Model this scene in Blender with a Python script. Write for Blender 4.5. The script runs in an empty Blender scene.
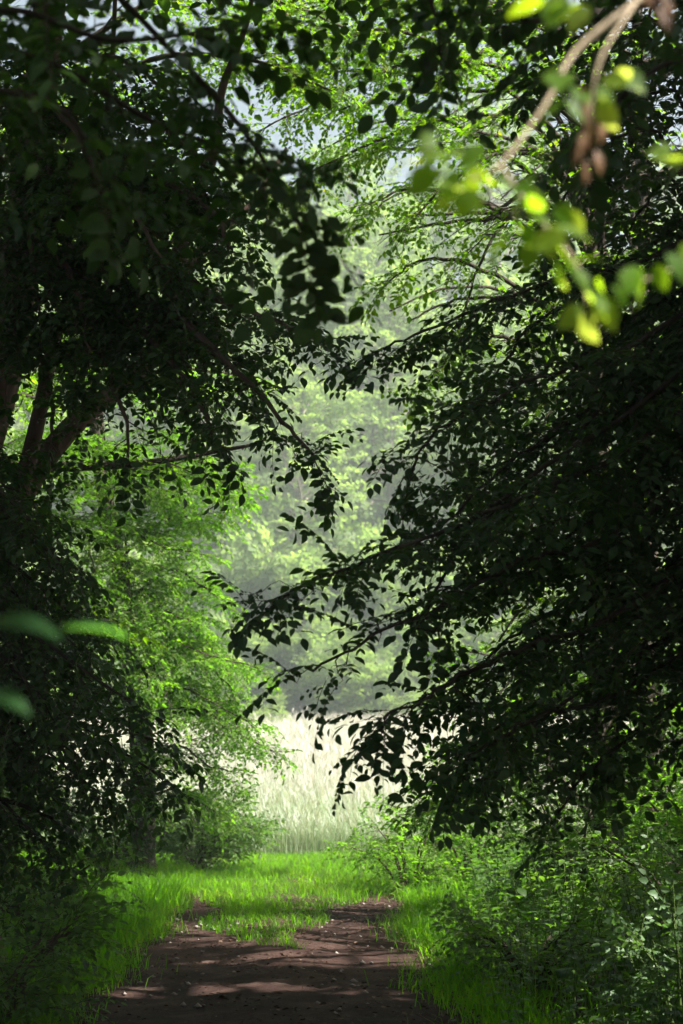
import bpy, math, random
import numpy as np
from mathutils import Vector, noise

R = math.radians
scene = bpy.context.scene
COL = scene.collection

# ------------------------------------------------------------------ camera maths
LENS, SENS, W, H = 70.0, 36.0, 683, 1024
FPX = H * LENS / SENS
PITCH = R(7.1)
CAM = Vector((0.0, 0.0, 1.5))


def at(px, py, Y):
    """World point at depth Y that stands in the direction measured on the photo."""
    x = (px - W / 2) / FPX
    v = (H / 2 - py) / FPX
    d = Vector((x, math.cos(PITCH) - v * math.sin(PITCH), math.sin(PITCH) + v * math.cos(PITCH)))
    return CAM + d * (Y / d.y)


SUN_EL, SUN_AZ = R(52), R(116)
SUN = Vector((math.sin(SUN_AZ) * math.cos(SUN_EL), math.cos(SUN_AZ) * math.cos(SUN_EL), math.sin(SUN_EL)))

# ------------------------------------------------------------------ terrain
def sstep(a, b, x):
    t = min(1.0, max(0.0, (x - a) / (b - a)))
    return t * t * (3 - 2 * t)


def zt(x, y):
    near = 1 - sstep(24, 31, y)
    z = near * (0.38 * sstep(-2.3, -4.2, x) + 0.32 * sstep(1.2, 3.2, x))
    far = max(0.0, y - 31)
    z += 0.043 * min(far, 62)
    if y > 93:
        z += 0.50 * (min(y, 152) - 93) * sstep(90, 102, y)
    if y > 30:
        z += 0.25 * math.sin(x * .09 + 1.3) * sstep(34, 60, y)
    elif abs(x) > 4:
        z += 0.06 * math.sin(x * 1.1 + y * .7) * sstep(4, 6, abs(x))
    return z


# ------------------------------------------------------------------ materials
def newmat(name):
    m = bpy.data.materials.new(name)
    m.use_nodes = True
    nt = m.node_tree
    nt.nodes.clear()
    out = nt.nodes.new('ShaderNodeOutputMaterial')
    return m, nt, out


def ramp(nt, stops):
    r = nt.nodes.new('ShaderNodeValToRGB')
    els = r.color_ramp.elements
    while len(els) < len(stops):
        els.new(0.5)
    for e, (p, c) in zip(els, stops):
        e.position = p
        e.color = (*c, 1)
    return r


def leaf_mat(name, top, trans, mix=.42, rough=.42, spec=.4):
    m, nt, out = newmat(name)
    a = nt.nodes.new('ShaderNodeAttribute'); a.attribute_name = 'tint'
    r1 = ramp(nt, top); r2 = ramp(nt, trans)
    nt.links.new(a.outputs['Fac'], r1.inputs[0]); nt.links.new(a.outputs['Fac'], r2.inputs[0])
    # mottled blade: darker and paler patches of a few mm to cm
    tc = nt.nodes.new('ShaderNodeNewGeometry')
    nz = nt.nodes.new('ShaderNodeTexNoise'); nz.inputs['Scale'].default_value = 60; nz.inputs['Detail'].default_value = 2
    nt.links.new(tc.outputs['Position'], nz.inputs['Vector'])
    mr = nt.nodes.new('ShaderNodeMapRange'); mr.inputs[1].default_value = .3; mr.inputs[2].default_value = .7
    mr.inputs[3].default_value = .75; mr.inputs[4].default_value = 1.2
    nt.links.new(nz.outputs['Fac'], mr.inputs[0])
    mul = nt.nodes.new('ShaderNodeVectorMath'); mul.operation = 'SCALE'
    nt.links.new(r1.outputs[0], mul.inputs[0]); nt.links.new(mr.outputs[0], mul.inputs['Scale'])
    p = nt.nodes.new('ShaderNodeBsdfPrincipled')
    p.inputs['Roughness'].default_value = rough
    p.inputs['Specular IOR Level'].default_value = spec
    nt.links.new(mul.outputs[0], p.inputs['Base Color'])
    t = nt.nodes.new('ShaderNodeBsdfTranslucent')
    nt.links.new(r2.outputs[0], t.inputs['Color'])
    mx = nt.nodes.new('ShaderNodeMixShader'); mx.inputs[0].default_value = mix
    nt.links.new(p.outputs[0], mx.inputs[1]); nt.links.new(t.outputs[0], mx.inputs[2])
    nt.links.new(mx.outputs[0], out.inputs['Surface'])
    return m


def bark_mat(name, c1, c2, scale=9, bump=.5):
    m, nt, out = newmat(name)
    tc = nt.nodes.new('ShaderNodeTexCoord')
    mp = nt.nodes.new('ShaderNodeMapping'); mp.inputs['Scale'].default_value = (1, 1, .22)
    nz = nt.nodes.new('ShaderNodeTexNoise'); nz.inputs['Scale'].default_value = scale; nz.inputs['Detail'].default_value = 8
    nz.inputs['Roughness'].default_value = .65
    nt.links.new(tc.outputs['Object'], mp.inputs[0]); nt.links.new(mp.outputs[0], nz.inputs['Vector'])
    r = ramp(nt, [(.3, c1), (.7, c2)])
    nt.links.new(nz.outputs['Fac'], r.inputs[0])
    p = nt.nodes.new('ShaderNodeBsdfPrincipled'); p.inputs['Roughness'].default_value = .9
    p.inputs['Specular IOR Level'].default_value = .2
    b = nt.nodes.new('ShaderNodeBump'); b.inputs['Strength'].default_value = bump; b.inputs['Distance'].default_value = .03
    nt.links.new(nz.outputs['Fac'], b.inputs['Height']); nt.links.new(b.outputs[0], p.inputs['Normal'])
    nt.links.new(r.outputs[0], p.inputs['Base Color']); nt.links.new(p.outputs[0], out.inputs['Surface'])
    return m


def soil_mat(name, stops, scale, bump=.6, dist=.02):
    m, nt, out = newmat(name)
    tc = nt.nodes.new('ShaderNodeNewGeometry')
    n1 = nt.nodes.new('ShaderNodeTexNoise'); n1.inputs['Scale'].default_value = scale; n1.inputs['Detail'].default_value = 9
    n1.inputs['Roughness'].default_value = .7
    n2 = nt.nodes.new('ShaderNodeTexNoise'); n2.inputs['Scale'].default_value = scale * .09; n2.inputs['Detail'].default_value = 4
    nt.links.new(tc.outputs['Position'], n1.inputs['Vector']); nt.links.new(tc.outputs['Position'], n2.inputs['Vector'])
    mx = nt.nodes.new('ShaderNodeMath'); mx.operation = 'MULTIPLY_ADD'; mx.inputs[1].default_value = .55
    ad = nt.nodes.new('ShaderNodeMath'); ad.operation = 'MULTIPLY'; ad.inputs[1].default_value = .45
    nt.links.new(n2.outputs['Fac'], ad.inputs[0]); nt.links.new(n1.outputs['Fac'], mx.inputs[0]); nt.links.new(ad.outputs[0], mx.inputs[2])
    r = ramp(nt, stops)
    nt.links.new(mx.outputs[0], r.inputs[0])
    p = nt.nodes.new('ShaderNodeBsdfPrincipled'); p.inputs['Roughness'].default_value = .95
    p.inputs['Specular IOR Level'].default_value = .15
    b = nt.nodes.new('ShaderNodeBump'); b.inputs['Strength'].default_value = bump; b.inputs['Distance'].default_value = dist
    nt.links.new(n1.outputs['Fac'], b.inputs['Height']); nt.links.new(b.outputs[0], p.inputs['Normal'])
    nt.links.new(r.outputs[0], p.inputs['Base Color']); nt.links.new(p.outputs[0], out.inputs['Surface'])
    return m


G_TOP = [(0, (.018, .042, .010)), (.5, (.036, .078, .013)), (.92, (.062, .110, .016)), (1, (.10, .12, .02))]
G_TRN = [(0, (.10, .29, .006)), (.5, (.24, .52, .006)), (.92, (.32, .54, .012)), (1, (.46, .52, .02))]
M_BEECH = leaf_mat('beech leaf', G_TOP, G_TRN, mix=.52, spec=.15, rough=.5)
M_HORN = leaf_mat('hornbeam leaf', [(0, (.028, .065, .012)), (.5, (.055, .115, .014)), (1, (.095, .155, .020))],
                  [(0, (.16, .40, .015)), (.5, (.21, .54, .016)), (1, (.35, .64, .02))], mix=.52, spec=.18, rough=.5)
M_SHADED = leaf_mat('shaded leaf', [(0, (.016, .036, .014)), (.5, (.028, .058, .020)), (1, (.048, .085, .024))],
                  [(0, (.05, .14, .015)), (1, (.12, .28, .02))], mix=.3, rough=.5, spec=.22)  # leaves of the shaded trees: darker, less translucent, shade put into the colour
M_FRESH = leaf_mat('young leaf', [(0, (.05, .11, .012)), (1, (.09, .15, .018))],
                   [(0, (.28, .52, .012)), (.6, (.45, .66, .015)), (1, (.62, .70, .10))], mix=.62, spec=.2, rough=.5)
M_DRY = leaf_mat('withered leaf', [(0, (.07, .035, .018)), (1, (.16, .085, .04))], [(0, (.12, .05, .02)), (1, (.2, .1, .04))], mix=.3)
M_LITTER = leaf_mat('fallen leaf', [(0, (.030, .014, .009)), (.7, (.065, .034, .021)), (1, (.15, .095, .065))],
                    [(0, (.05, .02, .01)), (1, (.1, .05, .02))], mix=.12, rough=.7, spec=.2)
M_HERB = leaf_mat('herb leaf', [(0, (.026, .066, .014)), (.6, (.045, .098, .018)), (1, (.075, .13, .03))],
                  [(0, (.10, .30, .015)), (1, (.26, .50, .03))], mix=.4, rough=.5)
M_PALE = leaf_mat('pale leaf', [(0, (.07, .13, .055)), (1, (.12, .19, .085))], [(0, (.16, .38, .06)), (1, (.26, .46, .08))], mix=.35)
M_BLUE = leaf_mat('blue-green leaf', [(0, (.03, .10, .03)), (1, (.045, .13, .03))], [(0, (.10, .38, .04)), (1, (.20, .52, .03))], mix=.5, spec=.3)
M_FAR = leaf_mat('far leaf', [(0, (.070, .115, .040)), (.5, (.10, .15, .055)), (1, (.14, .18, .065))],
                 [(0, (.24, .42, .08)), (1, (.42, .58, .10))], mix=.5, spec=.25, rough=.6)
M_GRASS = leaf_mat('grass blade', [(0, (.028, .070, .010)), (.6, (.050, .11, .010)), (1, (.10, .13, .022))],
                   [(0, (.14, .46, .004)), (.8, (.28, .66, .004)), (1, (.42, .56, .02))], mix=.55, spec=.15, rough=.5)
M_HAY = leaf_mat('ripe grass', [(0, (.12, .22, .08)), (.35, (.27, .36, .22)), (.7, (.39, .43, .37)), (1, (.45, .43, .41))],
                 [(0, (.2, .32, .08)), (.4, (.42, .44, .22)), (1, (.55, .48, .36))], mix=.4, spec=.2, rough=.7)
M_BARK = bark_mat('beech bark', (.060, .040, .032), (.15, .10, .080))
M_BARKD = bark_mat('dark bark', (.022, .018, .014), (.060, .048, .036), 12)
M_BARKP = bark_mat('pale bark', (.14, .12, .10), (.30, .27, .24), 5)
M_TWIG = bark_mat('twig bark', (.028, .020, .015), (.075, .055, .04), 40, .2)
M_TWIGP = bark_mat('dry twig bark', (.22, .17, .11), (.38, .31, .22), 40, .3)
M_STEM = bark_mat('green stem', (.05, .09, .02), (.09, .13, .035), 30, .1)
M_SOIL = soil_mat('forest soil', [(.3, (.022, .016, .011)), (.5, (.05, .036, .024)), (.72, (.09, .065, .045))], 22)
M_TRACK = soil_mat('track earth', [(.32, (.012, .006, .005)), (.48, (.028, .014, .011)), (.60, (.065, .038, .030)), (.74, (.22, .165, .14))], 38, .8, .018)
M_STONE = soil_mat('pebble stone', [(.3, (.12, .10, .09)), (.7, (.32, .28, .25))], 50, .3, .005)

# ------------------------------------------------------------------ mesh building
class MB:
    """Collects verts / quads / tris with a material slot and a per-face tint."""
    def __init__(self):
        self.v, self.q, self.t = [], [], []
        self.qm, self.tm, self.qt, self.tt = [], [], [], []
        self.n = 0

    def add(self, v, quads=None, tris=None, mat=0, qt=None, tt=None):
        v = np.asarray(v, np.float32).reshape(-1, 3)
        if quads is not None and len(quads):
            q = np.asarray(quads, np.int64) + self.n
            self.q.append(q); self.qm.append(np.full(len(q), mat)); self.qt.append(np.full(len(q), .5) if qt is None else np.asarray(qt))
        if tris is not None and len(tris):
            t = np.asarray(tris, np.int64) + self.n
            self.t.append(t); self.tm.append(np.full(len(t), mat)); self.tt.append(np.full(len(t), .5) if tt is None else np.asarray(tt))
        self.v.append(v); self.n += len(v)

    def build(self, name, mats, parent=None, origin=None, smooth=True):
        me = bpy.data.meshes.new(name)
        v = np.concatenate(self.v) if self.v else np.zeros((0, 3), np.float32)
        if origin is not None:
            v = v - np.array(origin, np.float32)
        q = np.concatenate(self.q) if self.q else np.zeros((0, 4), np.int64)
        t = np.concatenate(self.t) if self.t else np.zeros((0, 3), np.int64)
        nf = len(q) + len(t)
        me.vertices.add(len(v)); me.vertices.foreach_set('co', v.ravel())
        me.loops.add(q.size + t.size)
        me.loops.foreach_set('vertex_index', np.concatenate([q.ravel(), t.ravel()]).astype(np.int32))
        me.polygons.add(nf)
        st = np.concatenate([np.arange(len(q)) * 4, q.size + np.arange(len(t)) * 3]).astype(np.int32)
        me.polygons.foreach_set('loop_start', st)
        mi = np.concatenate(self.qm + self.tm).astype(np.int32) if nf else np.zeros(0, np.int32)
        me.polygons.foreach_set('material_index', mi)
        me.polygons.foreach_set('use_smooth', np.full(nf, smooth))
        a = me.attributes.new('tint', 'FLOAT', 'FACE')
        a.data.foreach_set('value', np.clip(np.concatenate(self.qt + self.tt + [np.zeros(0)]), 0, 1).astype(np.float32))
        for m in (mats if isinstance(mats, (list, tuple)) else [mats]):
            me.materials.append(m)
        me.update(calc_edges=True)
        me.validate()
        o = bpy.data.objects.new(name, me)
        COL.objects.link(o)
        if parent:
            o.parent = parent
        elif origin is not None:
            o.location = origin
        return o


def tube(mb, pts, rad, sides=6, mat=0, wob=0.0, rng=None):
    P = np.array([tuple(p) for p in pts], float)
    n = len(P)
    T = np.gradient(P, axis=0)
    T /= np.linalg.norm(T, axis=1)[:, None] + 1e-9
    ref = np.array([0.31, 0.17, 0.93]) if abs(T[:, 2]).mean() < .8 else np.array([1.0, .1, 0])
    U = np.cross(T, ref); U /= np.linalg.norm(U, axis=1)[:, None] + 1e-9
    Vv = np.cross(T, U)
    a = np.arange(sides) * 2 * math.pi / sides
    rr = np.asarray(rad, float).reshape(-1, 1)
    if wob and rng is not None:
        ph = rng.random() * 6
        lob = 1 + wob * np.sin(3 * a[None, :] + ph + P[:, 2:3] * .8) + wob * .6 * np.sin(5 * a[None, :] + P[:, 2:3] * 2.1)
    else:
        lob = 1
    rr = rr * lob * np.ones((n, sides))
    v = P[:, None, :] + rr[..., None] * (np.cos(a)[None, :, None] * U[:, None, :] + np.sin(a)[None, :, None] * Vv[:, None, :])
    i = np.arange(n - 1)[:, None] * sides
    j = np.arange(sides)[None, :]; k = (j + 1) % sides
    q = np.stack([i + j, i + k, i + sides + k, i + sides + j], -1).reshape(-1, 4)
    vv = v.reshape(-1, 3)
    tip = np.concatenate([vv, P[-1:]])
    t = [(len(vv) - sides + m, len(vv) - sides + (m + 1) % sides, len(vv)) for m in range(sides)]
    mb.add(tip, q, t, mat)


def smooth_line(pts, per=6):
    pts = [Vector(p) for p in pts]
    if len(pts) == 2:
        return [pts[0].lerp(pts[1], i / per) for i in range(per + 1)]
    p = [pts[0] * 2 - pts[1]] + pts + [pts[-1] * 2 - pts[-2]]
    out = []
    for i in range(1, len(p) - 2):
        a, b, c, d = p[i - 1:i + 3]
        for k in range(per):
            t = k / per
            out.append(.5 * ((2 * b) + (c - a) * t + (2 * a - 5 * b + 4 * c - d) * t * t + (3 * b - a - 3 * c + d) * t ** 3))
    out.append(pts[-1])
    return out


# ------------------------------------------------------------------ leaves and sprays
HEX = np.array([(0, 0, 0), (.30, -.30, .05), (.68, -.24, .03), (1, 0, -.10), (.68, .24, .03), (.30, .30, .05)])
HEXQ = np.array([(0, 1, 2, 3), (0, 3, 4, 5)])
# finer blade with a curled tip, used for everything close to the camera
FINE = np.array([(0, 0, 0), (.16, -.16, .04), (.38, -.255, .06), (.60, -.235, .04), (.82, -.13, -.03), (1, 0, -.15),
                 (.82, .13, -.03), (.60, .235, .04), (.38, .255, .06), (.16, .16, .04), (.36, 0, .0), (.68, 0, -.03)])
FINEQ = np.array([(0, 1, 2, 10), (10, 2, 3, 11), (11, 3, 4, 5), (0, 10, 8, 9), (10, 11, 7, 8), (11, 5, 6, 7)])


def frame(d, nrm):
    x = d.normalized()
    y = nrm.cross(x)
    if y.length < 1e-4:
        y = Vector((0, 1, 0)).cross(x)
    y.normalize()
    z = x.cross(y)
    return x, y, z


def make_spray(seed, length=.36, leaf=.07, nmain=9, side=2, fine=False, width=1.0, droop=.25):
    """A flat beech-like spray: zigzag twig along +X, alternate leaves, a few side twigs."""
    rng = random.Random(seed)
    V, Q, TN = [], [], []
    WV, WQ = [], []
    LF, LQ = (FINE, FINEQ) if fine else (HEX, HEXQ)

    def leaf_at(p, d, nrm, s, tn):
        x, y, z = frame(d, nrm)
        M = np.array([x, y * width, z]) * s
        b = sum(len(a) for a in V)
        V.append(LF @ M + np.array(p))
        Q.append(LQ + b); TN.extend([tn] * len(LQ))

    def twig(p0, d, L, n, depth, r):
        pts = []
        for i in range(n + 1):
            t = i / n
            zig = (.012 if i % 2 else -.012) * (1 if depth == 0 else .6)
            perp = Vector((-d.y, d.x, 0))
            pts.append(p0 + d * (L * t) + perp * zig + Vector((0, 0, -droop * L * t * t)))
        mb = MB(); tube(mb, pts[::2] if len(pts) > 4 else pts, np.linspace(r, r * .35, len(pts[::2]) if len(pts) > 4 else len(pts)), 3)
        b = sum(len(a) for a in WV)
        WV.append(mb.v[0]); WQ.append(mb.q[0] + b)
        for i in range(1, n + 1):
            s = 1 if i % 2 else -1
            tang = (pts[i] - pts[i - 1]).normalized()
            perp = Vector((-tang.y, tang.x, 0))
            ang = .85 if i < n else .1
            ld = tang * math.cos(ang) + perp * (s * math.sin(ang)) + Vector((0, 0, rng.uniform(-.38, .12)))
            nn = Vector((rng.uniform(-.4, .4), rng.uniform(-.4, .4), 1))
            leaf_at(pts[i], ld, nn, leaf * rng.uniform(.5, 1.2) * (.7 if i == 1 else 1), rng.random())
        if depth == 0:
            for k in range(side):
                i = 1 + int((k + .5) * (n - 3) / max(1, side))
                s = 1 if k % 2 else -1
                tang = (pts[i] - pts[i - 1]).normalized()
                perp = Vector((-tang.y, tang.x, 0))
                sd = (tang * .72 + perp * (s * .7)).normalized()
                twig(pts[i], sd, L * rng.uniform(.4, .55), max(4, n // 2), 1, r * .6)

    twig(Vector((0, 0, 0)), Vector((1, 0, 0)), length, nmain, 0, .0032)
    return (np.concatenate(V), np.concatenate(Q), np.array(TN), np.concatenate(WV), np.concatenate(WQ))


SPR_N = [make_spray(10 + i, .38 + .03 * (i % 3), .087, 10 + i % 3, 2 + i % 2, True, droop=.15 + .1 * (i % 3), width=1.12) for i in range(9)]            # near
SPR_M = [make_spray(30 + i, .42, .076, 8, 3) for i in range(6)]                  # middle
SPR_C = [make_spray(50 + i, .70, .14, 7, 2, droop=.15, width=1.15) for i in range(5)]        # coarse high canopy
SPR_F = [make_spray(70 + i, 1.1, .26, 6, 3, droop=.1, width=1.25) for i in range(6)]       # far trees

KEYS = []     # the openings over the leaves close to the lens
LIT = []      # openings for lit foliage: the lit tree's own leaves stay
SHAFTS = []   # (x, y, z, radius): openings in the canopy where the sun comes through


RIDE_Y = (12.6, 28.0)
RIDE = [(p.x, p.z) for p in (at(px, py, 18.0) for px, py in [(235, 232), (290, 222), (340, 246), (350, 330), (378, 420), (372, 520), (425, 600), (435, 700), (395, 862),
                             (205, 862), (205, 700), (250, 600), (285, 510), (330, 450), (225, 435), (130, 440), (130, 395), (230, 400), (270, 330)])]


def clear_ride(S):
    if not len(S):
        return S
    P = np.array([s[0] for s in S])
    ins = np.zeros(len(S), bool)
    n = len(RIDE)
    for i in range(n):
        (xa, za), (xb, zb) = RIDE[i], RIDE[(i + 1) % n]
        c = (za > P[:, 2]) != (zb > P[:, 2])
        ins ^= c & (P[:, 0] < (xb - xa) * (P[:, 2] - za) / (zb - za + 1e-9) + xa)
    ins &= (P[:, 1] > RIDE_Y[0]) & (P[:, 1] < RIDE_Y[1])
    return [s for s, k in zip(S, ins) if not k]


def prune(S, full=True, slen=.4):
    if not len(S) or not SHAFTS:
        return S
    D = np.array(SUN)
    P0 = np.array([tuple(s[0]) for s in S])
    V = np.array([tuple(s[1].normalized() * (s[3] * slen)) for s in S])
    keep = np.ones(len(S), bool)
    holes = SHAFTS + (LIT if full else [])
    for f in (0, .35, .7, 1.0):
        P = P0 + V * f
        for (x, y, z, r) in holes:
            w = P - np.array((x, y, z))
            t = w @ D
            dist = np.linalg.norm(w - t[:, None] * D, axis=1)
            keep &= ~((t > .4) & (dist < r + .03 + .28 * slen))
    return [s for s, k in zip(S, keep) if k]


def in_hole(pts, pad=.04):
    """True when any of the points stands in an opening of the canopy."""
    if not SHAFTS:
        return False
    H_ = np.array(SHAFTS)
    D = np.array(SUN)
    w = np.array([tuple(p) for p in pts])[:, None, :] - H_[None, :, :3]
    t = w @ D
    dist = np.linalg.norm(w - t[..., None] * D, axis=-1)
    return bool(((t > .4) & (dist < H_[None, :, 3] + pad)).any())


def lay_sprays(mb, S, temps, rng, mleaf=0, mwood=1, wood=True, do_prune=True):
    """S: list of (pos, dir, normal, scale, tint offset)."""
    if do_prune:
        S = prune(S, do_prune is True, float(temps[0][0][:, 0].max()))
    if not S:
        return
    buckets = [[] for _ in temps]
    for s in S:
        buckets[rng.randrange(len(temps))].append(s)
    for tp, B in zip(temps, buckets):
        if not B:
            continue
        V, Q, TN, WV, WQ = tp
        fr = [frame(b[1], b[2]) for b in B]
        M = np.array([[tuple(a) for a in f] for f in fr])          # n,3(axes),3
        sc = np.array([b[3] for b in B])[:, None, None]
        P = np.array([tuple(b[0]) for b in B])[:, None, :]
        vv = np.einsum('vk,nkj->nvj', V, M) * sc + P
        n = len(B)
        q = (Q[None] + (np.arange(n) * len(V))[:, None, None]).reshape(-1, 4)
        off = np.array([b[4] for b in B])[:, None]
        tn = np.clip(TN[None] * .72 + off + .14, 0, 1).ravel()
        mb.add(vv.reshape(-1, 3), q, None, mleaf, tn)
        if wood:
            wv = np.einsum('vk,nkj->nvj', WV, M) * sc + P
            wq = (WQ[None] + (np.arange(n) * len(WV))[:, None, None]).reshape(-1, 4)
            mb.add(wv.reshape(-1, 3), wq, None, mwood)


def rv(rng, s):
    return Vector((rng.uniform(-s, s), rng.uniform(-s, s), rng.uniform(-s, s)))


def grow_limb(pts, r0, wood, S, rng, spacing=.26, l2=1.0, start=.2, sstepm=.15, ssc=1.0, droop=.15, fan=.8, tilt=.35, sides=6, skip=.0, taper=.6, wig=0.0, holes=False):
    """Limb tube + side branches + the sprays they carry."""
    line = smooth_line(pts, 6)
    n = len(line)
    if wig:
        line = [p if i == 0 else p + rv(rng, wig) for i, p in enumerate(line)]
    tube(wood, line, [r0 * (1 - .85 * i / (n - 1)) + .004 for i in range(n)], sides, 0, .06, rng)
    cum = [0.0]
    for a, b in zip(line, line[1:]):
        cum.append(cum[-1] + (b - a).length)
    L = cum[-1]
    s = start * L
    side = rng.choice((-1, 1))
    up = Vector((0, 0, 1))

    def pos(s):
        for i in range(1, n):
            if cum[i] >= s:
                t = (s - cum[i - 1]) / max(1e-6, cum[i] - cum[i - 1])
                return line[i - 1].lerp(line[i], t), (line[i] - line[i - 1]).normalized()
        return line[-1], (line[-1] - line[-2]).normalized()

    while s < L:
        p, tg = pos(s)
        t = s / L
        perp = tg.cross(up)
        if perp.length < .1:
            perp = Vector((rng.uniform(-1, 1), rng.uniform(-1, 1), 0))
        perp.normalize()
        side = -side
        d = (tg * .6 + perp * side * fan + rv(rng, .25) - up * droop * .4).normalized()
        ln = l2 * (1.05 - taper * t) * rng.uniform(.6, 1.25)
        if rng.random() > skip:
            k = 5
            sub = [p + d * (ln * i / k) + up * (-droop * ln * (i / k) ** 2 + .04 * rng.uniform(-1, 1) * (i > 0)) + perp * .05 * rng.uniform(-1, 1) * (i > 0) for i in range(k + 1)]
            rs = max(.004, min(r0 * .3, .014 * ln))
            if not (holes and in_hole(sub)):
                tube(wood, sub, [rs * (1 - .75 * i / k) for i in range(k + 1)], 4)
            m = max(2, int(ln / sstepm))
            s2 = rng.choice((-1, 1))
            toff = rng.uniform(-.16, .16)
            for j in range(m + 1):
                u = .12 + .88 * j / m
                x = u * k
                i0 = min(k - 1, int(x))
                q = sub[i0].lerp(sub[i0 + 1], x - i0)
                tt = (sub[i0 + 1] - sub[i0]).normalized()
                pp = tt.cross(up)
                if pp.length < .05:
                    pp = perp.copy()
                pp.normalize()
                s2 = -s2
                sd = tt * .72 + pp * (s2 * (.7 if j < m else .05)) + rv(rng, .15)
                nn = up + rv(rng, tilt)
                S.append((q, sd, nn, ssc * rng.uniform(.75, 1.15) * (1 - .25 * t), toff + rng.uniform(-.06, .06)))
        s += spacing * rng.uniform(.7, 1.3)
    p, tg = pos(L)
    for _ in range(3):
        S.append((p - tg * .05, tg + rv(rng, .4), up + rv(rng, tilt), ssc, 0))


def thing(name, label, cat, loc, group=None):
    o = bpy.data.objects.new(name, None)
    COL.objects.link(o)
    o.location = loc
    o['label'] = label; o['category'] = cat
    if group:
        o['group'] = group
    return o


def tag(o, label=None, cat=None, group=None, kind=None):
    for k, v in (('label', label), ('category', cat), ('group', group), ('kind', kind)):
        if v:
            o[k] = v
    return o


def auto_limbs(rng, trunk_at, cb, Ht, Rad, n, low=-.1, high=.9, az0=0.0, azs=None, dome=False):
    """Limb polylines spiralling up the trunk; envelope widest a third of the way up."""
    out = []
    for i in range(n):
        t = (i + rng.uniform(.2, .8)) / n
        z = cb + (Ht - cb) * t * .94
        az = az0 + i * 2.39996 + rng.uniform(-.3, .3)
        if azs is not None:
            az = azs[0] + (azs[1] - azs[0]) * ((i * .618 + rng.uniform(0, .2)) % 1)
        L = Rad * (.55 + .45 * math.sin(math.pi * min(1, t * .75 + .25))) * (1 - .62 * t ** 1.6) * rng.uniform(.75, 1.15)
        if dome:
            L = Rad * math.sqrt(max(.08, 1 - (1.75 * t - .75) ** 2 * (.95 if t > .43 else .45))) * rng.uniform(.7, 1.2)
        el = low + (high - low) * t + rng.uniform(-.12, .12)
        p0 = trunk_at(z)
        d = Vector((math.cos(az) * math.cos(el), math.sin(az) * math.cos(el), math.sin(el)))
        pts = [p0]
        for k in (1, 2, 3):
            u = k / 3
            pts.append(p0 + d * L * u + Vector((0, 0, -.14 * L * u * u)) + rv(rng, .05 * L))
        out.append((pts, .018 * L + .012))
    return out


def trunk_fn(line):
    def f(z):
        for a, b in zip(line, line[1:]):
            if b.z >= z:
                t = (z - a.z) / max(1e-6, b.z - a.z)
                return a.lerp(b, max(0, min(1, t)))
        return line[-1].copy()
    return f


def make_tree(name, label, trunk, rad, seed, designed=(), auto=None, temps=SPR_M, leaf=M_BEECH, bark=M_BARK,
              cat='tree', group=None, dparams=None, aparams=None, stems=(), atemps=None, split=True, sides=12, pruned=True, ride=True, thin=None):
    """trunk: control points (world); rad: (base, top) radius; designed: limbs [(pts, r)]; auto: dict for auto_limbs."""
    rng = random.Random(seed)
    base = Vector(trunk[0])
    root = thing(name, label, cat, base, group)
    line = smooth_line(trunk, 6)
    n = len(line)
    mb = MB()
    zz = [p.z - base.z for p in line]
    rr = [rad[0] + (rad[1] - rad[0]) * i / (n - 1) + rad[0] * .55 * math.exp(-z / .25) for i, z in enumerate(zz)]
    tube(mb, line, rr, sides, 0, .07, rng)
    for spts, sr in stems:
        sl = smooth_line(spts, 6)
        tube(mb, sl, [sr * (1 - .9 * (i / (len(sl) - 1)) ** .8) for i in range(len(sl))], 10, 0, .05, rng)
    S, S2 = [], []
    tf = trunk_fn(line)
    jobs = [(p, r, dparams or {}, S, True) for p, r in designed]
    if auto:
        a = dict(auto)
        jobs += [(p, r, aparams or {}, S2, False) for p, r in auto_limbs(rng, tf, a['cb'], a['H'], a['R'], a['n'], a.get('low', -.1), a.get('high', .9), a.get('az0', rng.random() * 6), a.get('azs'), a.get('dome', False))]
    for pts, r, par, SS, des in jobs:
        if not des and pruned is True and KEYS:
            SHAFTS_ = SHAFTS[:]
            SHAFTS[:] = KEYS
            skip_ = in_hole(smooth_line(pts, 5), -.05)
            SHAFTS[:] = SHAFTS_
            if skip_:
                continue
        if split and des:
            w = MB()
            grow_limb(pts, r, w, SS, rng, **par)
            w.build('limb', [bark], root, base)
        else:
            grow_limb(pts, r, mb, SS, rng, **(dict(par, holes=True) if pruned is True else par))
    mb.build('trunk', [bark], root, base)
    c = MB()
    if thin:
        S = [q for q in S if noise.noise(Vector(q[0]) * thin[0] + Vector((seed, 0, 0))) < thin[1]]
    lay_sprays(c, clear_ride(S) if ride else S, temps, rng, do_prune=pruned)
    S2 = clear_ride(S2)
    lay_sprays(c, S2, atemps or temps, rng, do_prune=pruned)
    c.build('crown', [leaf, M_TWIG], root, base)
    return root


def copy_tree(root, loc, rz, sc, label, group):
    r = root.copy(); COL.objects.link(r)
    r.location = loc; r.rotation_euler = (0, 0, rz); r.scale = sc
    r['label'] = label
    if group:
        r['group'] = group
    for ch in list(root.children):
        c = ch.copy(); COL.objects.link(c); c.parent = r
    return r


def gp(x, y, dz=0.0):
    return Vector((x, y, zt(x, y) + dz))


# ------------------------------------------------------------------ openings in the canopy (where sunlight reaches in)
def shaft(x, y, r, z=None):
    SHAFTS.append((x, y, zt(x, y) if z is None else z, r))


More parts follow.
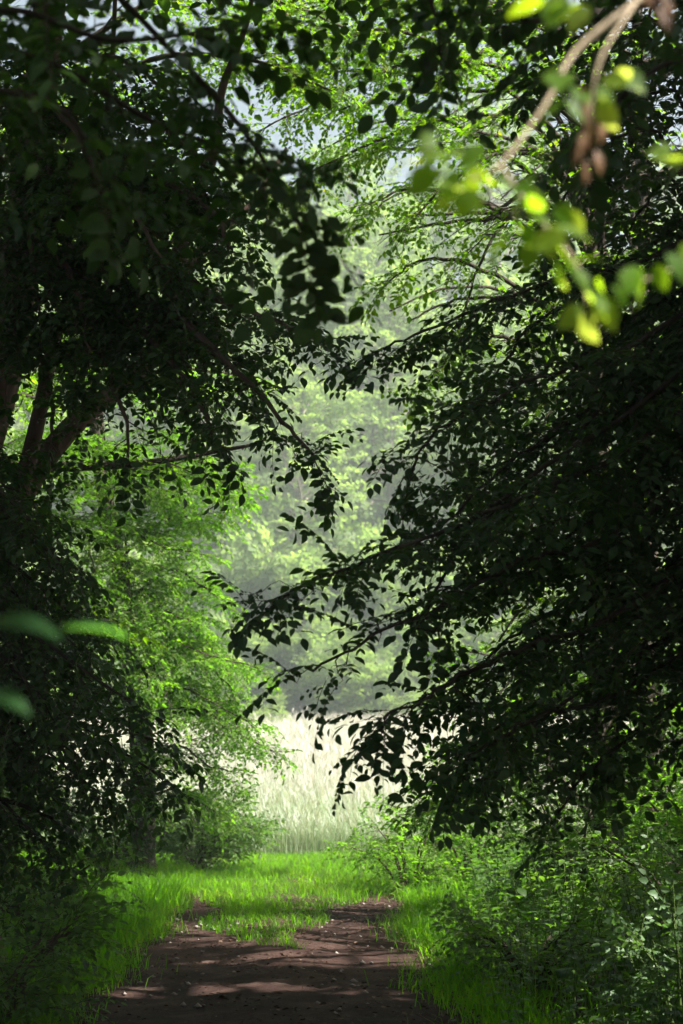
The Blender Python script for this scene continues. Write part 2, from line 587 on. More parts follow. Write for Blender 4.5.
for i in range(8):                      # the bright grass at the wood's edge
    shaft(-4.2 + i * .85, 23.2, 1.0)
    shaft(-3.6 + i * .75, 25.5, 1.1)
for i in range(7):
    shaft(-3.4 + i * .75, 27.6, .9)
    shaft(-3.2 + i * .8, 21.7, .75)
for x in (-2.6, -1.8, -1.0, -.2):
    shaft(x, 20.6, .6)
rs = random.Random(5)
for (x, y, r) in [(-.4, 16.3, .25), (.1, 16.25, .3), (.6, 16.3, .3), (1.0, 16.2, .3), (-.9, 16.5, .15), (.3, 15.1, .22), (.75, 15.1, .25), (-.2, 15.0, .18), (-.9, 14.9, .1),
                  (-1.3, 13.0, .12), (-.8, 13.05, .12), (-.1, 13.0, .1), (-.85, 17.0, .3), (-.6, 16.6, .2), (-1.0, 18.2, .3), (-.5, 18.2, .4), (1.1, 16.2, .35), (1.7, 16.6, .4), (1.2, 17.6, .4)]:
    shaft(x, y, r)
for (px, py, d, r) in [(370, 120, 18.4, 1.1), (430, 190, 18.2, .9), (330, 50, 18.6, 1.0), (450, 90, 18.4, .8), (390, 260, 18.2, .6), (470, 270, 17.6, .6), (560, 250, 17.2, .4), (500, 130, 17, .5),
                       (560, 700, 17.8, .55), (620, 680, 17.5, .4), (470, 650, 17.8, .35), (430, 800, 18.8, .6), (520, 330, 17, .4),
                       (130, 250, 18.6, .6), (60, 140, 18.4, .4), (220, 150, 18.6, .7), (270, 40, 18.4, .8), (40, 60, 18.4, .35),
                       (470, 945, 15.4, .3), (520, 910, 17, .3), (600, 930, 15.5, .25), (560, 880, 18, .35), (640, 900, 16, .25), (430, 880, 20, .5), (420, 850, 22, .5), (480, 830, 20, .4), (650, 985, 10.6, .15), (430, 950, 15.6, .25), (95, 905, 19, .4)]:
    p = at(px, py, d)
    LIT.append((p.x, p.y, p.z, r))
for (x, y, r) in [(2.2, 17.2, .45), (2.8, 18.4, .4), (1.3, 20.5, .6), (1.9, 21.6, .6), (3.4, 17.4, .35), (2.0, 15.0, .25), (1.5, 13.6, .15), (1.75, 11.0, .17), (2.0, 11.3, .12)]:
    shaft(x, y, r, zt(x, y) + .4)

_n = len(SHAFTS)
_p = at(540, 170, 2.4); shaft(_p.x, _p.y, .22, _p.z)
_p = at(590, 290, 2.4); shaft(_p.x, _p.y, .16, _p.z)
for _q in ( (450, 160), (660, 270), (600, 90)):
    _p = at(*_q, 2.4); shaft(_p.x, _p.y, .05, _p.z)
_p = at(90, 630, 2.05); shaft(_p.x, _p.y, .02, _p.z)
KEYS += SHAFTS[_n:]

# ------------------------------------------------------------------ ground, track
def coords(a, b, fine0, fine1, fs, cs):
    out = []
    v = fine0
    while v > a:
        v -= cs; out.append(max(v, a))
    out = out[::-1]
    v = fine0
    while v < fine1:
        out.append(v); v += fs
    v = fine1
    while v < b:
        out.append(v); v += cs
    out.append(b)
    return sorted(set(round(o, 4) for o in out))


xs = coords(-250, 250, -12, 12, .5, 8)
ys = coords(-60, 330, -6, 40, .5, 4)
gv = np.array([[(x, y, zt(x, y)) for x in xs] for y in ys]).reshape(-1, 3)
nx = len(xs)
gq = [(j * nx + i, j * nx + i + 1, (j + 1) * nx + i + 1, (j + 1) * nx + i) for j in range(len(ys) - 1) for i in range(nx - 1)]
g = MB(); g.add(gv, gq)
tag(g.build('ground', [M_SOIL]), kind='structure')

# meadow turf sheet (grass soil between the ripe stalks)
M_TURF = soil_mat('meadow turf', [(.3, (.10, .12, .05)), (.5, (.22, .21, .12)), (.7, (.36, .31, .22))], 6, .6, .05)
xs2 = coords(-120, 120, -12, 12, 1.0, 6); ys2 = coords(30.6, 95, 31, 50, 1.0, 3)
mv = np.array([[(x, y + .6 * math.sin(x * 1.7) * (j == 0), zt(x, y + .6 * math.sin(x * 1.7) * (j == 0)) + .02) for x in xs2] for j, y in enumerate(ys2)]).reshape(-1, 3)
n2 = len(xs2)
mq = [(j * n2 + i, j * n2 + i + 1, (j + 1) * n2 + i + 1, (j + 1) * n2 + i) for j in range(len(ys2) - 1) for i in range(n2 - 1)]
m = MB(); m.add(mv, mq)
tag(m.build('meadow_ground', [M_TURF]), kind='structure')


M_FLOOR = soil_mat('woodland floor', [(.3, (.035, .055, .018)), (.5, (.06, .09, .03)), (.72, (.10, .11, .05))], 3, .6, .1)
xs3 = coords(-130, 130, -24, 24, 2.0, 8); ys3 = coords(95.5, 200, 95.5, 155, 1.5, 6)
fv = np.array([[(x, y, zt(x, y) + .05) for x in xs3] for y in ys3]).reshape(-1, 3)
n3 = len(xs3)
fq = [(j * n3 + i, j * n3 + i + 1, (j + 1) * n3 + i + 1, (j + 1) * n3 + i) for j in range(len(ys3) - 1) for i in range(n3 - 1)]
m = MB(); m.add(fv, fq)
tag(m.build('woodland_floor', [M_FLOOR]), kind='structure')


def track_edges(y):
    c = -.53 + .06 * math.sin(y * .35)
    c += .12 * (1 - sstep(13, 19, y))
    h = 1.08 + .012 * (y - 11) + (.11 * (1 - sstep(13, 19, y)))
    return c - h + .10 * math.sin(y * 1.9) + .06 * math.sin(y * 4.3 + 1), c + h + .10 * math.sin(y * 1.6 + 2) + .06 * math.sin(y * 5.1)


ty = np.arange(-5, 26, .08)
tx = np.linspace(0, 1, 40)
rs = random.Random(3)
tv = []
for y in ty:
    a, b = track_edges(y)
    for u in tx:
        x = a + (b - a) * u
        edge = min(1, min(u, 1 - u) / .1)
        crown = .035 * math.exp(-((u - .5) / .14) ** 2)
        z = .005 + edge * (.012 + crown + .008 * math.sin(y * 2.3 + u * 5) + .010 * math.sin(y * 7.1 + 3 * math.sin(u * 9)) * .6 + .010 * rs.random())
        tv.append((x, y, z))
tq = [(j * 40 + i, j * 40 + i + 1, (j + 1) * 40 + i + 1, (j + 1) * 40 + i) for j in range(len(ty) - 1) for i in range(39)]
t = MB(); t.add(tv, tq)
tag(t.build('track', [M_TRACK]), kind='structure')

# ------------------------------------------------------------------ grass and litter (stuff)
def blades(mb, P, h, w, lean, rng, tint, segs=2):
    """Vectorised grass blades: P (n,3), h (n,), w (n,)"""
    n = len(P)
    az = rng.random(n) * 2 * math.pi
    la = rng.random(n) * 2 * math.pi
    lx, ly = np.cos(la) * lean * h, np.sin(la) * lean * h
    wx, wy = np.cos(az) * w / 2, np.sin(az) * w / 2
    z0 = np.zeros(n)
    b1 = P + np.stack([wx, wy, z0], -1); b2 = P - np.stack([wx, wy, z0], -1)
    mid = P + np.stack([lx * .3, ly * .3, h * .6], -1)
    m1 = mid + np.stack([wx * .75, wy * .75, z0], -1); m2 = mid - np.stack([wx * .75, wy * .75, z0], -1)
    tip = P + np.stack([lx, ly, h * (1 - .25 * lean)], -1)
    v = np.stack([b1, b2, m2, m1, tip], 1).reshape(-1, 3)
    i = np.arange(n) * 5
    q = np.stack([i, i + 1, i + 2, i + 3], -1)
    tr = np.stack([i + 3, i + 2, i + 4], -1)
    mb.add(v, q, tr, 0, tint, tint)


nr = np.random.default_rng(11)


def zarr(x, y):
    return np.array([zt(a, b) for a, b in zip(x, y)])


def on_track(x, y, grow=0.0):
    e = np.array([track_edges(b) for b in y])
    return (x > e[:, 0] - grow) & (x < e[:, 1] + grow)


gm = MB()
# bright short sward at the edge of the wood, thinning into the ruts
n = 90000
x = nr.uniform(-6.5, 4.5, n); y = nr.uniform(15.3, 31.5, n)
ot = on_track(x, y)
strip = np.abs(x + .66 - .05 * np.sin(y * 1.3)) < .36 + .12 * np.sin(y * 2.1 + 1) + .09 * (y - 17)
rut = ot & ~(strip & (y > 15.9 + .4 * np.sin(x * 5))) & (y < 21.3 + .8 * np.sin(x * 3) + nr.normal(0, .5, n))
keep = ~rut & ~((~ot) & (y < 17.5) & (nr.random(n) < .6)) & ~((x > 1.0) & (y < 20.5) & (nr.random(n) < .7))
x, y = x[keep], y[keep]
clump = .5 + .5 * np.sin(x * 2.3 + 1.7 * np.sin(y * 1.1)) * np.sin(y * 1.9 + x)
h = (.07 + .12 * clump + .10 * nr.random(len(x))) * np.where(on_track(x, y), .75, 1.1)
blades(gm, np.stack([x, y, zarr(x, y)], -1), h, .006 + .005 * nr.random(len(x)), .3 + .75 * nr.random(len(x)), nr, np.clip(.05 + .45 * clump + .45 * nr.random(len(x)) + .3 * (nr.random(len(x)) < .06), 0, 1))
# sparse tufts inside the ruts and along the track edges
n = 14000
y = nr.uniform(8.5, 20, n); s = nr.random(n) < .5
e = np.array([track_edges(b) for b in y])
x = np.where(s, e[:, 0] + nr.normal(-.12, .16, n), e[:, 1] + nr.normal(.12, .16, n))
blades(gm, np.stack([x, y, zarr(x, y) + .004], -1), .05 + .16 * nr.random(n), .005 + .004 * nr.random(n), .4 + .5 * nr.random(n), nr, nr.random(n))
# verge grass in the shade
n = 42000
x = np.where(nr.random(n) < .5, nr.uniform(-4.5, -1.5, n), nr.uniform(.5, 4.5, n)); y = nr.uniform(8.5, 22, n)
k = ~on_track(x, y, .05) & ~((x > .6) & (nr.random(n) < .75)); x, y = x[k], y[k]; n = len(x)
blades(gm, np.stack([x, y, zarr(x, y)], -1), .12 + .3 * nr.random(n), .006 + .005 * nr.random(n), .4 + .5 * nr.random(n), nr, nr.random(n) * .8)
tag(gm.build('grass', [M_GRASS]), 'bright green grass at the edge of the wood and along the track', 'grass', kind='stuff')

# ripe meadow
mm = MB()
n = 260000
d = 31 + 62 * nr.random(n) ** 1.7
x = (nr.random(n) - .5) * (7 + d * .42); y = d
patch = .5 + .5 * np.sin(x * .9 + y * .35) * np.sin(y * .22 + 1.2 * np.sin(x * .5))
h = .40 + .45 * nr.random(n) + .25 * patch + .35 * (nr.random(n) < .03)
h *= np.where(y < 33, .75, 1)
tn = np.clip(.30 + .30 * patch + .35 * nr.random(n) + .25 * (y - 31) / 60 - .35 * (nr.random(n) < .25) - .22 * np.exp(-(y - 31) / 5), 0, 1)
P = np.stack([x, y, zarr(x, y)], -1)
wd = (.005 + .005 * nr.random(n)) * (1 + (y - 31) / 35)
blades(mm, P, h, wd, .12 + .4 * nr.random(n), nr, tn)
# seed heads: slim tilted blades on top of the taller stalks
k = nr.random(n) < .22
Pt = P[k].copy(); Pt[:, 2] += h[k] * .8
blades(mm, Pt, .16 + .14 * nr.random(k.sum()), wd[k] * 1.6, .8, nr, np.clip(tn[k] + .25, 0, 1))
tag(mm.build('meadow_grass', [M_HAY]), 'tall pale ripe grass of the sunny meadow', 'meadow grass', kind='stuff')

# leaf litter on the track
lm = MB()
rl = random.Random(8)
S = []
one = [(HEX * np.array([1, 1, 1.6]), HEXQ, np.array([.5, .5]))]
V, Q, TT = [], [], []
for i in range(5200):
    yy = rl.uniform(8.6, 22)
    a, b = track_edges(yy)
    xx = rl.uniform(a - .3, b + .3)
    if noise.noise(Vector((xx * 1.6, yy * .9, 3))) < rl.uniform(-.35, .3):
        xx = rl.choice((a, b, (a + b) / 2)) + rl.gauss(0, .16)
    yaw = rl.uniform(0, 6.28); s = rl.uniform(.012, .05)
    nn = Vector((rl.uniform(-.5, .5), rl.uniform(-.5, .5), 1))
    fx, fy, fz = frame(Vector((math.cos(yaw), math.sin(yaw), rl.uniform(-.2, .3))), nn)
    V.append(HEX @ (np.array([fx, fy, fz]) * s) + np.array((xx, yy, zt(xx, yy) + .045 + .012 * rl.random())))
    Q.append(HEXQ + 6 * i); c = rl.random() ** 1.5; TT += [c, c]
lm.add(np.concatenate(V), np.concatenate(Q), None, 0, np.array(TT))
tag(lm.build('leaf_litter', [M_LITTER]), 'dry brown leaves and crumbs strewn over the track', 'leaf litter', kind='stuff')

pm = MB()
for i in range(260):
    yy = rl.uniform(8.6, 21)
    a, b = track_edges(yy)
    xx = rl.uniform(a + .1, b - .1); s = rl.uniform(.008, .028)
    dirs = np.array([(1, 0, 0), (-1, 0, 0), (0, 1, 0), (0, -1, 0), (0, 0, .7), (0, 0, -.7), (.7, .7, .3), (-.7, .6, .35), (.6, -.7, .3), (-.6, -.7, .3)]) * s
    dirs = dirs[:6] * np.array([[rl.uniform(.7, 1.3)] * 3 for _ in range(6)])
    pm.add(dirs + np.array((xx, yy, .03)), None, [(0, 2, 4), (2, 1, 4), (1, 3, 4), (3, 0, 4), (2, 0, 5), (1, 2, 5), (3, 1, 5), (0, 3, 5)])
tag(pm.build('pebbles', [M_STONE]), 'small stones in the earth of the track', 'pebbles', kind='stuff')

# ------------------------------------------------------------------ herbs (stuff) and shrubs (things)
def herb_template(seed, hgt=.55, pairs=6, leaf=.075, width=1.0):
    rng = random.Random(seed)
    V, Q, TN, WV, WQ = [], [], [], [], []
    nb = 0

    def lf(p, d, nn, s):
        nonlocal nb
        x, y, z = frame(d, nn)
        V.append(FINE @ (np.array([x, y * width, z]) * s) + np.array(p)); Q.append(FINEQ + nb); nb += len(FINE)
        TN.extend([rng.random()] * len(FINEQ))
    bend = Vector((rng.uniform(-.25, .25), rng.uniform(-.25, .25), 0))
    pts = [Vector((0, 0, hgt * t)) + bend * hgt * t * t for t in (0, .25, .5, .75, 1)]
    mb = MB(); tube(mb, pts, [.004, .0035, .003, .0025, .0015], 3)
    WV.append(mb.v[0]); WQ.append(mb.q[0])
    for i in range(pairs):
        t = .22 + .78 * (i + .5) / pairs
        p = Vector((0, 0, hgt * t)) + bend * hgt * t * t
        a0 = i * 1.57 + rng.uniform(-.4, .4)
        for k in range(2):
            a = a0 + k * math.pi
            s = leaf * (1.15 - .6 * t) * rng.uniform(.8, 1.25) * 1.3
            st = Vector((math.cos(a), math.sin(a), .25)) * s * .3
            lf(p + st, Vector((math.cos(a), math.sin(a), rng.uniform(-.5, .2))), Vector((rng.uniform(-.3, .3), rng.uniform(-.3, .3), 1)), s)
    for k in range(3):
        a = rng.uniform(0, 6.28)
        lf(pts[-1], Vector((math.cos(a), math.sin(a), .6)), Vector((0, 0, 1)), leaf * .5)
    return (np.concatenate(V), np.concatenate(Q), np.array(TN), np.concatenate(WV), np.concatenate(WQ))


HERBS = [herb_template(100 + i, .45 + .06 * i, 5 + i % 3, .07 + .008 * (i % 4), 1.0 + .15 * (i % 3)) for i in range(7)]
HERBS += [herb_template(140 + i, .30 + .1 * i, 3, .15 - .02 * i, 1.5) for i in range(3)] + [herb_template(150 + i, .75, 11, .05, .8) for i in range(2)]
UPV = Vector((0, 0, 1))


def stand(p, rng, s, tilt=.18):
    """Entry for lay_sprays that stands a template upright (template Z up)."""
    a = rng.uniform(0, 6.28)
    return (p, Vector((math.cos(a), math.sin(a), rng.uniform(-tilt, tilt))), UPV + rv(rng, tilt), s, rng.uniform(-.15, .15))


rh = random.Random(21)
hm = MB(); S = []
while len(S) < 1800:
    if rh.random() < .66:
        yy = rh.uniform(8.3, 23); xx = rh.uniform(.45, 5.2)
    else:
        yy = rh.uniform(8.3, 22); xx = rh.uniform(-5.2, -1.6)
    a, b = track_edges(yy)
    edge = (a - xx) if xx < 0 else (xx - b)
    if edge < .02 + .15 * rh.random():
        continue
    s = .45 + .6 * min(1, edge / .9) * rh.uniform(.6, 1.15)
    if yy > 18.5 and xx < 1.4:
        continue
    if yy > 19 and -4.2 < xx < 1:
        continue
    S.append(stand(gp(xx, yy), rh, s))
lay_sprays(hm, S, HERBS, rh, do_prune=False)
tag(hm.build('undergrowth', [M_HERB, M_STEM]), 'dense green nettles and herbs covering both verges', 'undergrowth', kind='stuff')


def make_shrub(name, label, base, hgt, rad, seed, leaf, temps=SPR_M, n=9, ssc=.8, cat='shrub', group=None, l2=.55, spacing=.16, droop=.1, twig=M_TWIG, tilt=.45, r0=.012):
    rng = random.Random(seed)
    b = Vector(base)
    root = thing(name, label, cat, b, group)
    wood = MB(); S = []
    for i in range(n):
        az = i * 2.4 + rng.uniform(-.4, .4)
        f = rng.uniform(.35, 1)
        top = b + Vector((math.cos(az) * rad * f, math.sin(az) * rad * f, hgt * (1.1 - .5 * f) * rng.uniform(.75, 1.1)))
        mid = b.lerp(top, .5) + Vector((0, 0, hgt * .12))
        grow_limb([b + Vector((math.cos(az), math.sin(az), 0)) * .05, mid, top], r0, wood, S, rng, spacing=spacing, l2=l2, start=.18, sstepm=.12, ssc=ssc, droop=droop, fan=.8, tilt=tilt, sides=5)
    wood.build('stem', [twig], root, b)
    c = MB(); lay_sprays(c, S, temps, rng, do_prune=False)
    c.build('foliage', [leaf, twig], root, b)
    return root


P_ = dict
# right-hand thicket
make_shrub('shrub', 'low sunlit bush where the right verge meets the bright grass', gp(.75, 22.6), 1.0, .8, 201, M_HORN, n=8, ssc=.75)
make_shrub('shrub', 'broad bush with bright leaves behind the low sunlit bush, against the meadow', gp(1.5, 23.2), 1.7, 1.2, 202, M_HORN, n=10, ssc=.85)
make_shrub('shrub', 'dark rounded bush under the drooping beech boughs, beside a slanting stem', gp(2.2, 18.8), 1.5, 1.2, 203, M_HERB, n=11, ssc=.85)
make_shrub('shrub', 'spreading bush with sun-flecked leaves at the foot of the right-hand wood', gp(3.2, 17.6), 1.5, 1.2, 204, M_HORN, n=11, ssc=.85)
make_shrub('shrub', 'shaded low bush at the lower right, behind the pale-leaved plant', gp(2.5, 14.4), .9, .9, 205, M_HERB, n=9, ssc=.8)
make_shrub('shrub', 'flat dark bush hugging the right edge of the track', gp(1.25, 13.4), .55, .6, 206, M_HERB, n=8, ssc=.7)
make_shrub('pale_plant', 'pale-leaved plant catching light in the bottom right corner', gp(1.78, 10.6), .62, .35, 207, M_PALE, n=7, ssc=.75, cat='plant', l2=.3, twig=M_STEM, r0=.007)
# left side
make_shrub('shrub', 'leafy bush below the dark trunk, at the meadow edge', gp(-1.85, 26.8), 1.15, 1.0, 211, M_HERB, n=20, ssc=.8, spacing=.11)
make_shrub('shrub', 'small dark bush in front of the dark trunk', gp(-2.9, 25.2), 1.0, 1.0, 212, M_SHADED, n=9, ssc=.8)
make_shrub('shrub', 'dark bush on the left verge with grass growing through it', gp(-2.55, 17.0), 1.0, .8, 213, M_HERB, n=10, ssc=.8)
make_shrub('shrub', 'shaded bush filling the bottom left corner', gp(-1.85, 10.7), .85, .65, 214, M_HERB, n=10, ssc=.75)
make_shrub('shrub', 'dark thicket behind the left verge, under the leaning beech', gp(-3.8, 20.5), 1.7, 1.5, 215, M_SHADED, n=13, ssc=.95)
for i, (x, y, hh, rr, words) in enumerate([(3.6, 23.6, 2.4, 1.5, 'tall bush behind the slanting sapling, closing the view to the meadow'), (5.4, 24.5, 2.8, 1.6, 'tallest bush at the meadow edge, far right behind the hornbeam'),
        (-4.9, 27.4, 3.0, 1.5, 'tall bush behind the dark trunk, left of it, at the meadow edge'), (-6.6, 28.0, 2.8, 1.6, 'tall bush at the meadow edge, deep in the left-hand shade')]):
    make_shrub('shrub', words, gp(x, y), hh, rr, 230 + i, M_HORN, n=12, ssc=1.0, l2=.75, spacing=.15)
# thin wisps out in the meadow
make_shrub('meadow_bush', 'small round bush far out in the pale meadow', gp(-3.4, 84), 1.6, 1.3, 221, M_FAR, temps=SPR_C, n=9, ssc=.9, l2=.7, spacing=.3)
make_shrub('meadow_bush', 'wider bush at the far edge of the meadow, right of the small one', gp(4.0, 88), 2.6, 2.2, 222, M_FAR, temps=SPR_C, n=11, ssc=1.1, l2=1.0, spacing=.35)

# ------------------------------------------------------------------ trees
NEAR = dict(spacing=.11, l2=.58, start=.15, sstepm=.11, ssc=.85, droop=.14, tilt=.24, taper=.72, wig=.014)
HIGH = dict(spacing=.26, l2=1.5, start=.2, sstepm=.22, ssc=1.15, droop=.12, tilt=.5)

# A. leaning many-stemmed beech on the left
bA = gp(-2.55, 14.0)
A_limbs = [
    ([at(60, 250, 13.6), at(130, 250, 12.6), at(220, 300, 11.6), at(270, 318, 11.2), at(315, 340, 11.0)], .028),
    ([at(70, 300, 13.4), at(150, 300, 12.2), at(220, 355, 11.3), at(275, 412, 11.0), at(318, 462, 10.9)], .028),
    ([at(60, 330, 13.4), at(120, 320, 12.2), at(180, 370, 11.4), at(215, 440, 11.2)], .028),
    ([at(60, 360, 13.2), at(95, 345, 12.2), at(120, 400, 11.6), at(130, 455, 11.5)], .022),
    ([at(60, 200, 13.6), at(140, 180, 12.6), at(205, 205, 11.8), at(232, 250, 11.4)], .03),
    ([at(20, 200, 13.6), at(60, 180, 12.4), at(120, 200, 11.5), at(170, 270, 11.2)], .03),
    ([at(10, 260, 13.6), at(50, 250, 12.4), at(80, 300, 11.8), at(90, 360, 11.6)], .03),
    ([at(10, 150, 13.8), at(70, 110, 12.8), at(150, 120, 12.0), at(210, 170, 11.8)], .03),
    ([at(40, 300, 13.4), at(100, 270, 12.6), at(170, 320, 12.0), at(250, 385, 11.8)], .028),
    ([at(0, 120, 13.6), at(30, 90, 12.6), at(80, 140, 11.9), at(120, 240, 11.6)], .028),
    ([at(30, 150, 13.6), at(50, 170, 12.6), at(90, 230, 12.0), at(120, 320, 11.8)], .024),
    ([at(40, 120, 13.6), at(90, 150, 12.6), at(150, 220, 12.0), at(185, 300, 11.8)], .024),
    ([at(50, 210, 13.6), at(100, 230, 12.8), at(160, 260, 12.4), at(210, 330, 12.2)], .024),
    ([at(10, 170, 13.6), at(20, 180, 12.6), at(30, 240, 12.1), at(40, 320, 12)], .024),
    ([at(-10, 230, 13.6), at(0, 240, 12.6), at(10, 290, 12.1), at(15, 340, 12)], .024),
    ([at(20, 80, 13.6), at(60, 60, 12.6), at(120, 60, 12.1), at(190, 110, 12)], .024),
    ([at(60, 240, 13.6), at(110, 280, 12.8), at(150, 340, 12.4), at(190, 400, 12.2)], .022),
    ([at(50, 160, 13.6), at(130, 160, 12.8), at(175, 185, 12.4), at(212, 225, 12.2)], .022),
    ([at(5, 330, 13.6), at(30, 330, 12.8), at(50, 400, 12.3), at(50, 460, 12.2)], .025),
]
A_stems = [
    ([at(-20, 620, 14.0), at(18, 500, 14.0), at(38, 420, 13.9), at(55, 340, 13.8), at(85, 240, 13.7), at(110, 90, 13.6), at(120, -150, 13.5)], .09),
    ([at(5, 520, 14.1), at(60, 440, 14.2), at(100, 402, 14.4), at(140, 372, 14.7), at(172, 300, 14.9), at(205, 245, 15.1), at(250, 205, 15.4), at(280, 160, 15.6), at(286, 148, 15.7)], .10),
    ([at(172, 300, 14.9), at(186, 225, 14.9), at(214, 150, 14.8), at(222, 90, 14.8), at(250, 10, 14.8), at(255, -80, 14.8)], .08),
]
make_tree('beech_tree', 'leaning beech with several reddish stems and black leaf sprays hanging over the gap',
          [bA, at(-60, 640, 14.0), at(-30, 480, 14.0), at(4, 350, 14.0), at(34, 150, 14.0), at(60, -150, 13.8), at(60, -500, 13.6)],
          (.20, .09), 301, A_limbs, dict(cb=8.6, H=15.5, R=6.0, n=38, low=.15, high=.9), SPR_N, M_SHADED, M_BARK, dparams=NEAR, aparams=HIGH, stems=A_stems, atemps=SPR_C, thin=(1.9, .38))

# B. dense dark hornbeam filling the left side down to the ground
bB = gp(-3.0, 12.2)
B_limbs = []
rb = random.Random(77)
for (px, py) in [(35, 505), (60, 560), (80, 620), (100, 660), (128, 700), (150, 740), (160, 775), (95, 790), (60, 560), (80, 650), (90, 740), (60, 800), (30, 520), (40, 620), (45, 700), (20, 760), (50, 850), (0, 850)]:
    dd = rb.uniform(10.8, 13.2)
    tip = at(px, py, dd)
    st = Vector((bB.x + .1, bB.y, min(4.5, tip.z + .5)))
    mid = st.lerp(tip, .5) + Vector((0, 0, .25))
    B_limbs.append(([st, mid, tip], .02))
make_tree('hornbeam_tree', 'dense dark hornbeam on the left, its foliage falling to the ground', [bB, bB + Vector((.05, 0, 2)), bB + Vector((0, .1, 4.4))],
          (.12, .05), 302, B_limbs, dict(cb=.6, H=4.5, R=1.4, n=26, low=-.1, high=.7), SPR_M, M_SHADED, M_BARKD, dparams=dict(spacing=.13, l2=.55, start=.1, sstepm=.10, ssc=.95, droop=.35, tilt=.4), aparams=dict(spacing=.16, l2=.6, start=.15, sstepm=.12, ssc=1.0, droop=.3, tilt=.45), split=False)

# C. sunlit tree at the meadow edge, left of the gap
bC = gp(-2.6, 25.6)
def cpt(px, py, d): return at(px, py, d)
C_limbs = [
    ([cpt(120, 560, 25.4), cpt(180, 522, 25.2), cpt(235, 515, 25.0), cpt(292, 497, 24.9)], .018),
    ([cpt(125, 520, 25.4), cpt(170, 490, 24.8), cpt(220, 462, 24.5), cpt(290, 468, 24.2)], .022),
    ([cpt(130, 480, 25.4), cpt(160, 450, 25.0), cpt(205, 432, 24.8), cpt(250, 440, 24.8)], .03),
    ([cpt(130, 600, 25.4), cpt(190, 570, 25.0), cpt(240, 585, 24.8), cpt(280, 600, 24.6)], .03),
    ([cpt(132, 640, 25.4), cpt(190, 615, 25.0), cpt(235, 630, 24.7), cpt(272, 645, 24.6)], .03),
    ([cpt(135, 680, 25.4), cpt(180, 650, 24.9), cpt(220, 670, 24.6), cpt(245, 690, 24.5)], .028),
    ([cpt(137, 720, 25.4), cpt(190, 700, 24.9), cpt(240, 730, 24.6), cpt(286, 752, 24.5)], .03),
    ([cpt(138, 770, 25.4), cpt(180, 745, 24.8), cpt(215, 765, 24.6), cpt(245, 772, 24.5)], .026),
    ([cpt(138, 800, 25.4), cpt(175, 790, 24.8), cpt(205, 800, 24.6), cpt(228, 812, 24.5)], .022),
    ([cpt(120, 540, 25.4), cpt(105, 500, 24.6), cpt(95, 470, 24.2), cpt(120, 440, 24)], .03),
    ([cpt(122, 590, 25.4), cpt(150, 560, 24.4), cpt(170, 590, 24), cpt(200, 640, 23.8)], .03),
    ([cpt(125, 560, 25.4), cpt(150, 530, 24.6), cpt(200, 545, 24.2), cpt(265, 555, 24)], .02),
    ([cpt(128, 610, 25.4), cpt(160, 590, 24.6), cpt(205, 610, 24.2), cpt(255, 622, 24)], .02),
    ([cpt(130, 660, 25.4), cpt(165, 640, 24.6), cpt(215, 655, 24.2), cpt(270, 668, 24)], .02),
    ([cpt(133, 700, 25.4), cpt(165, 680, 24.6), cpt(215, 700, 24.2), cpt(262, 722, 24)], .02),
    ([cpt(120, 500, 25.4), cpt(150, 480, 24.6), cpt(200, 490, 24.2), cpt(262, 492, 24)], .02),
    ([cpt(122, 540, 25.4), cpt(110, 520, 24.2), cpt(130, 540, 23.8), cpt(160, 585, 23.6)], .02),
    ([cpt(125, 620, 25.4), cpt(120, 600, 24.2), cpt(135, 630, 23.8), cpt(165, 690, 23.6)], .02),
    ([cpt(118, 470, 25.4), cpt(100, 440, 24.6), cpt(80, 430, 24.2), cpt(60, 450, 24)], .02),
    ([cpt(115, 640, 25.4), cpt(140, 620, 24.4), cpt(160, 660, 24), cpt(190, 720, 23.8)], .03),
]
C_limbs = [([p[0]] + [q + Vector(((-.75 if p[-1].z > 2.7 else -.15) * i / 3, 0, 0)) for i, q in enumerate(p[1:], 1)], r * .7) for p, r in C_limbs]
make_tree('field_maple', 'sunlit tree with layered light green boughs at the meadow edge, left of the gap', [bC, cpt(142, 760, 25.6), cpt(128, 620, 25.6), cpt(100, 460, 25.6), cpt(90, 250, 25.8), cpt(95, 60, 25.8)],
          (.19, .04), 303, C_limbs, dict(cb=5.2, H=10.5, R=1.8, n=14, low=.0, high=.8), SPR_M, M_HORN, M_BARKD,
          dparams=dict(spacing=.085, l2=.8, start=.08, sstepm=.09, ssc=.92, droop=.14, tilt=.28, skip=.1, taper=.75, wig=.014), aparams=dict(spacing=.16, l2=1.0, start=.15, sstepm=.13, ssc=1.1, droop=.12, tilt=.5), pruned=False, ride=False)

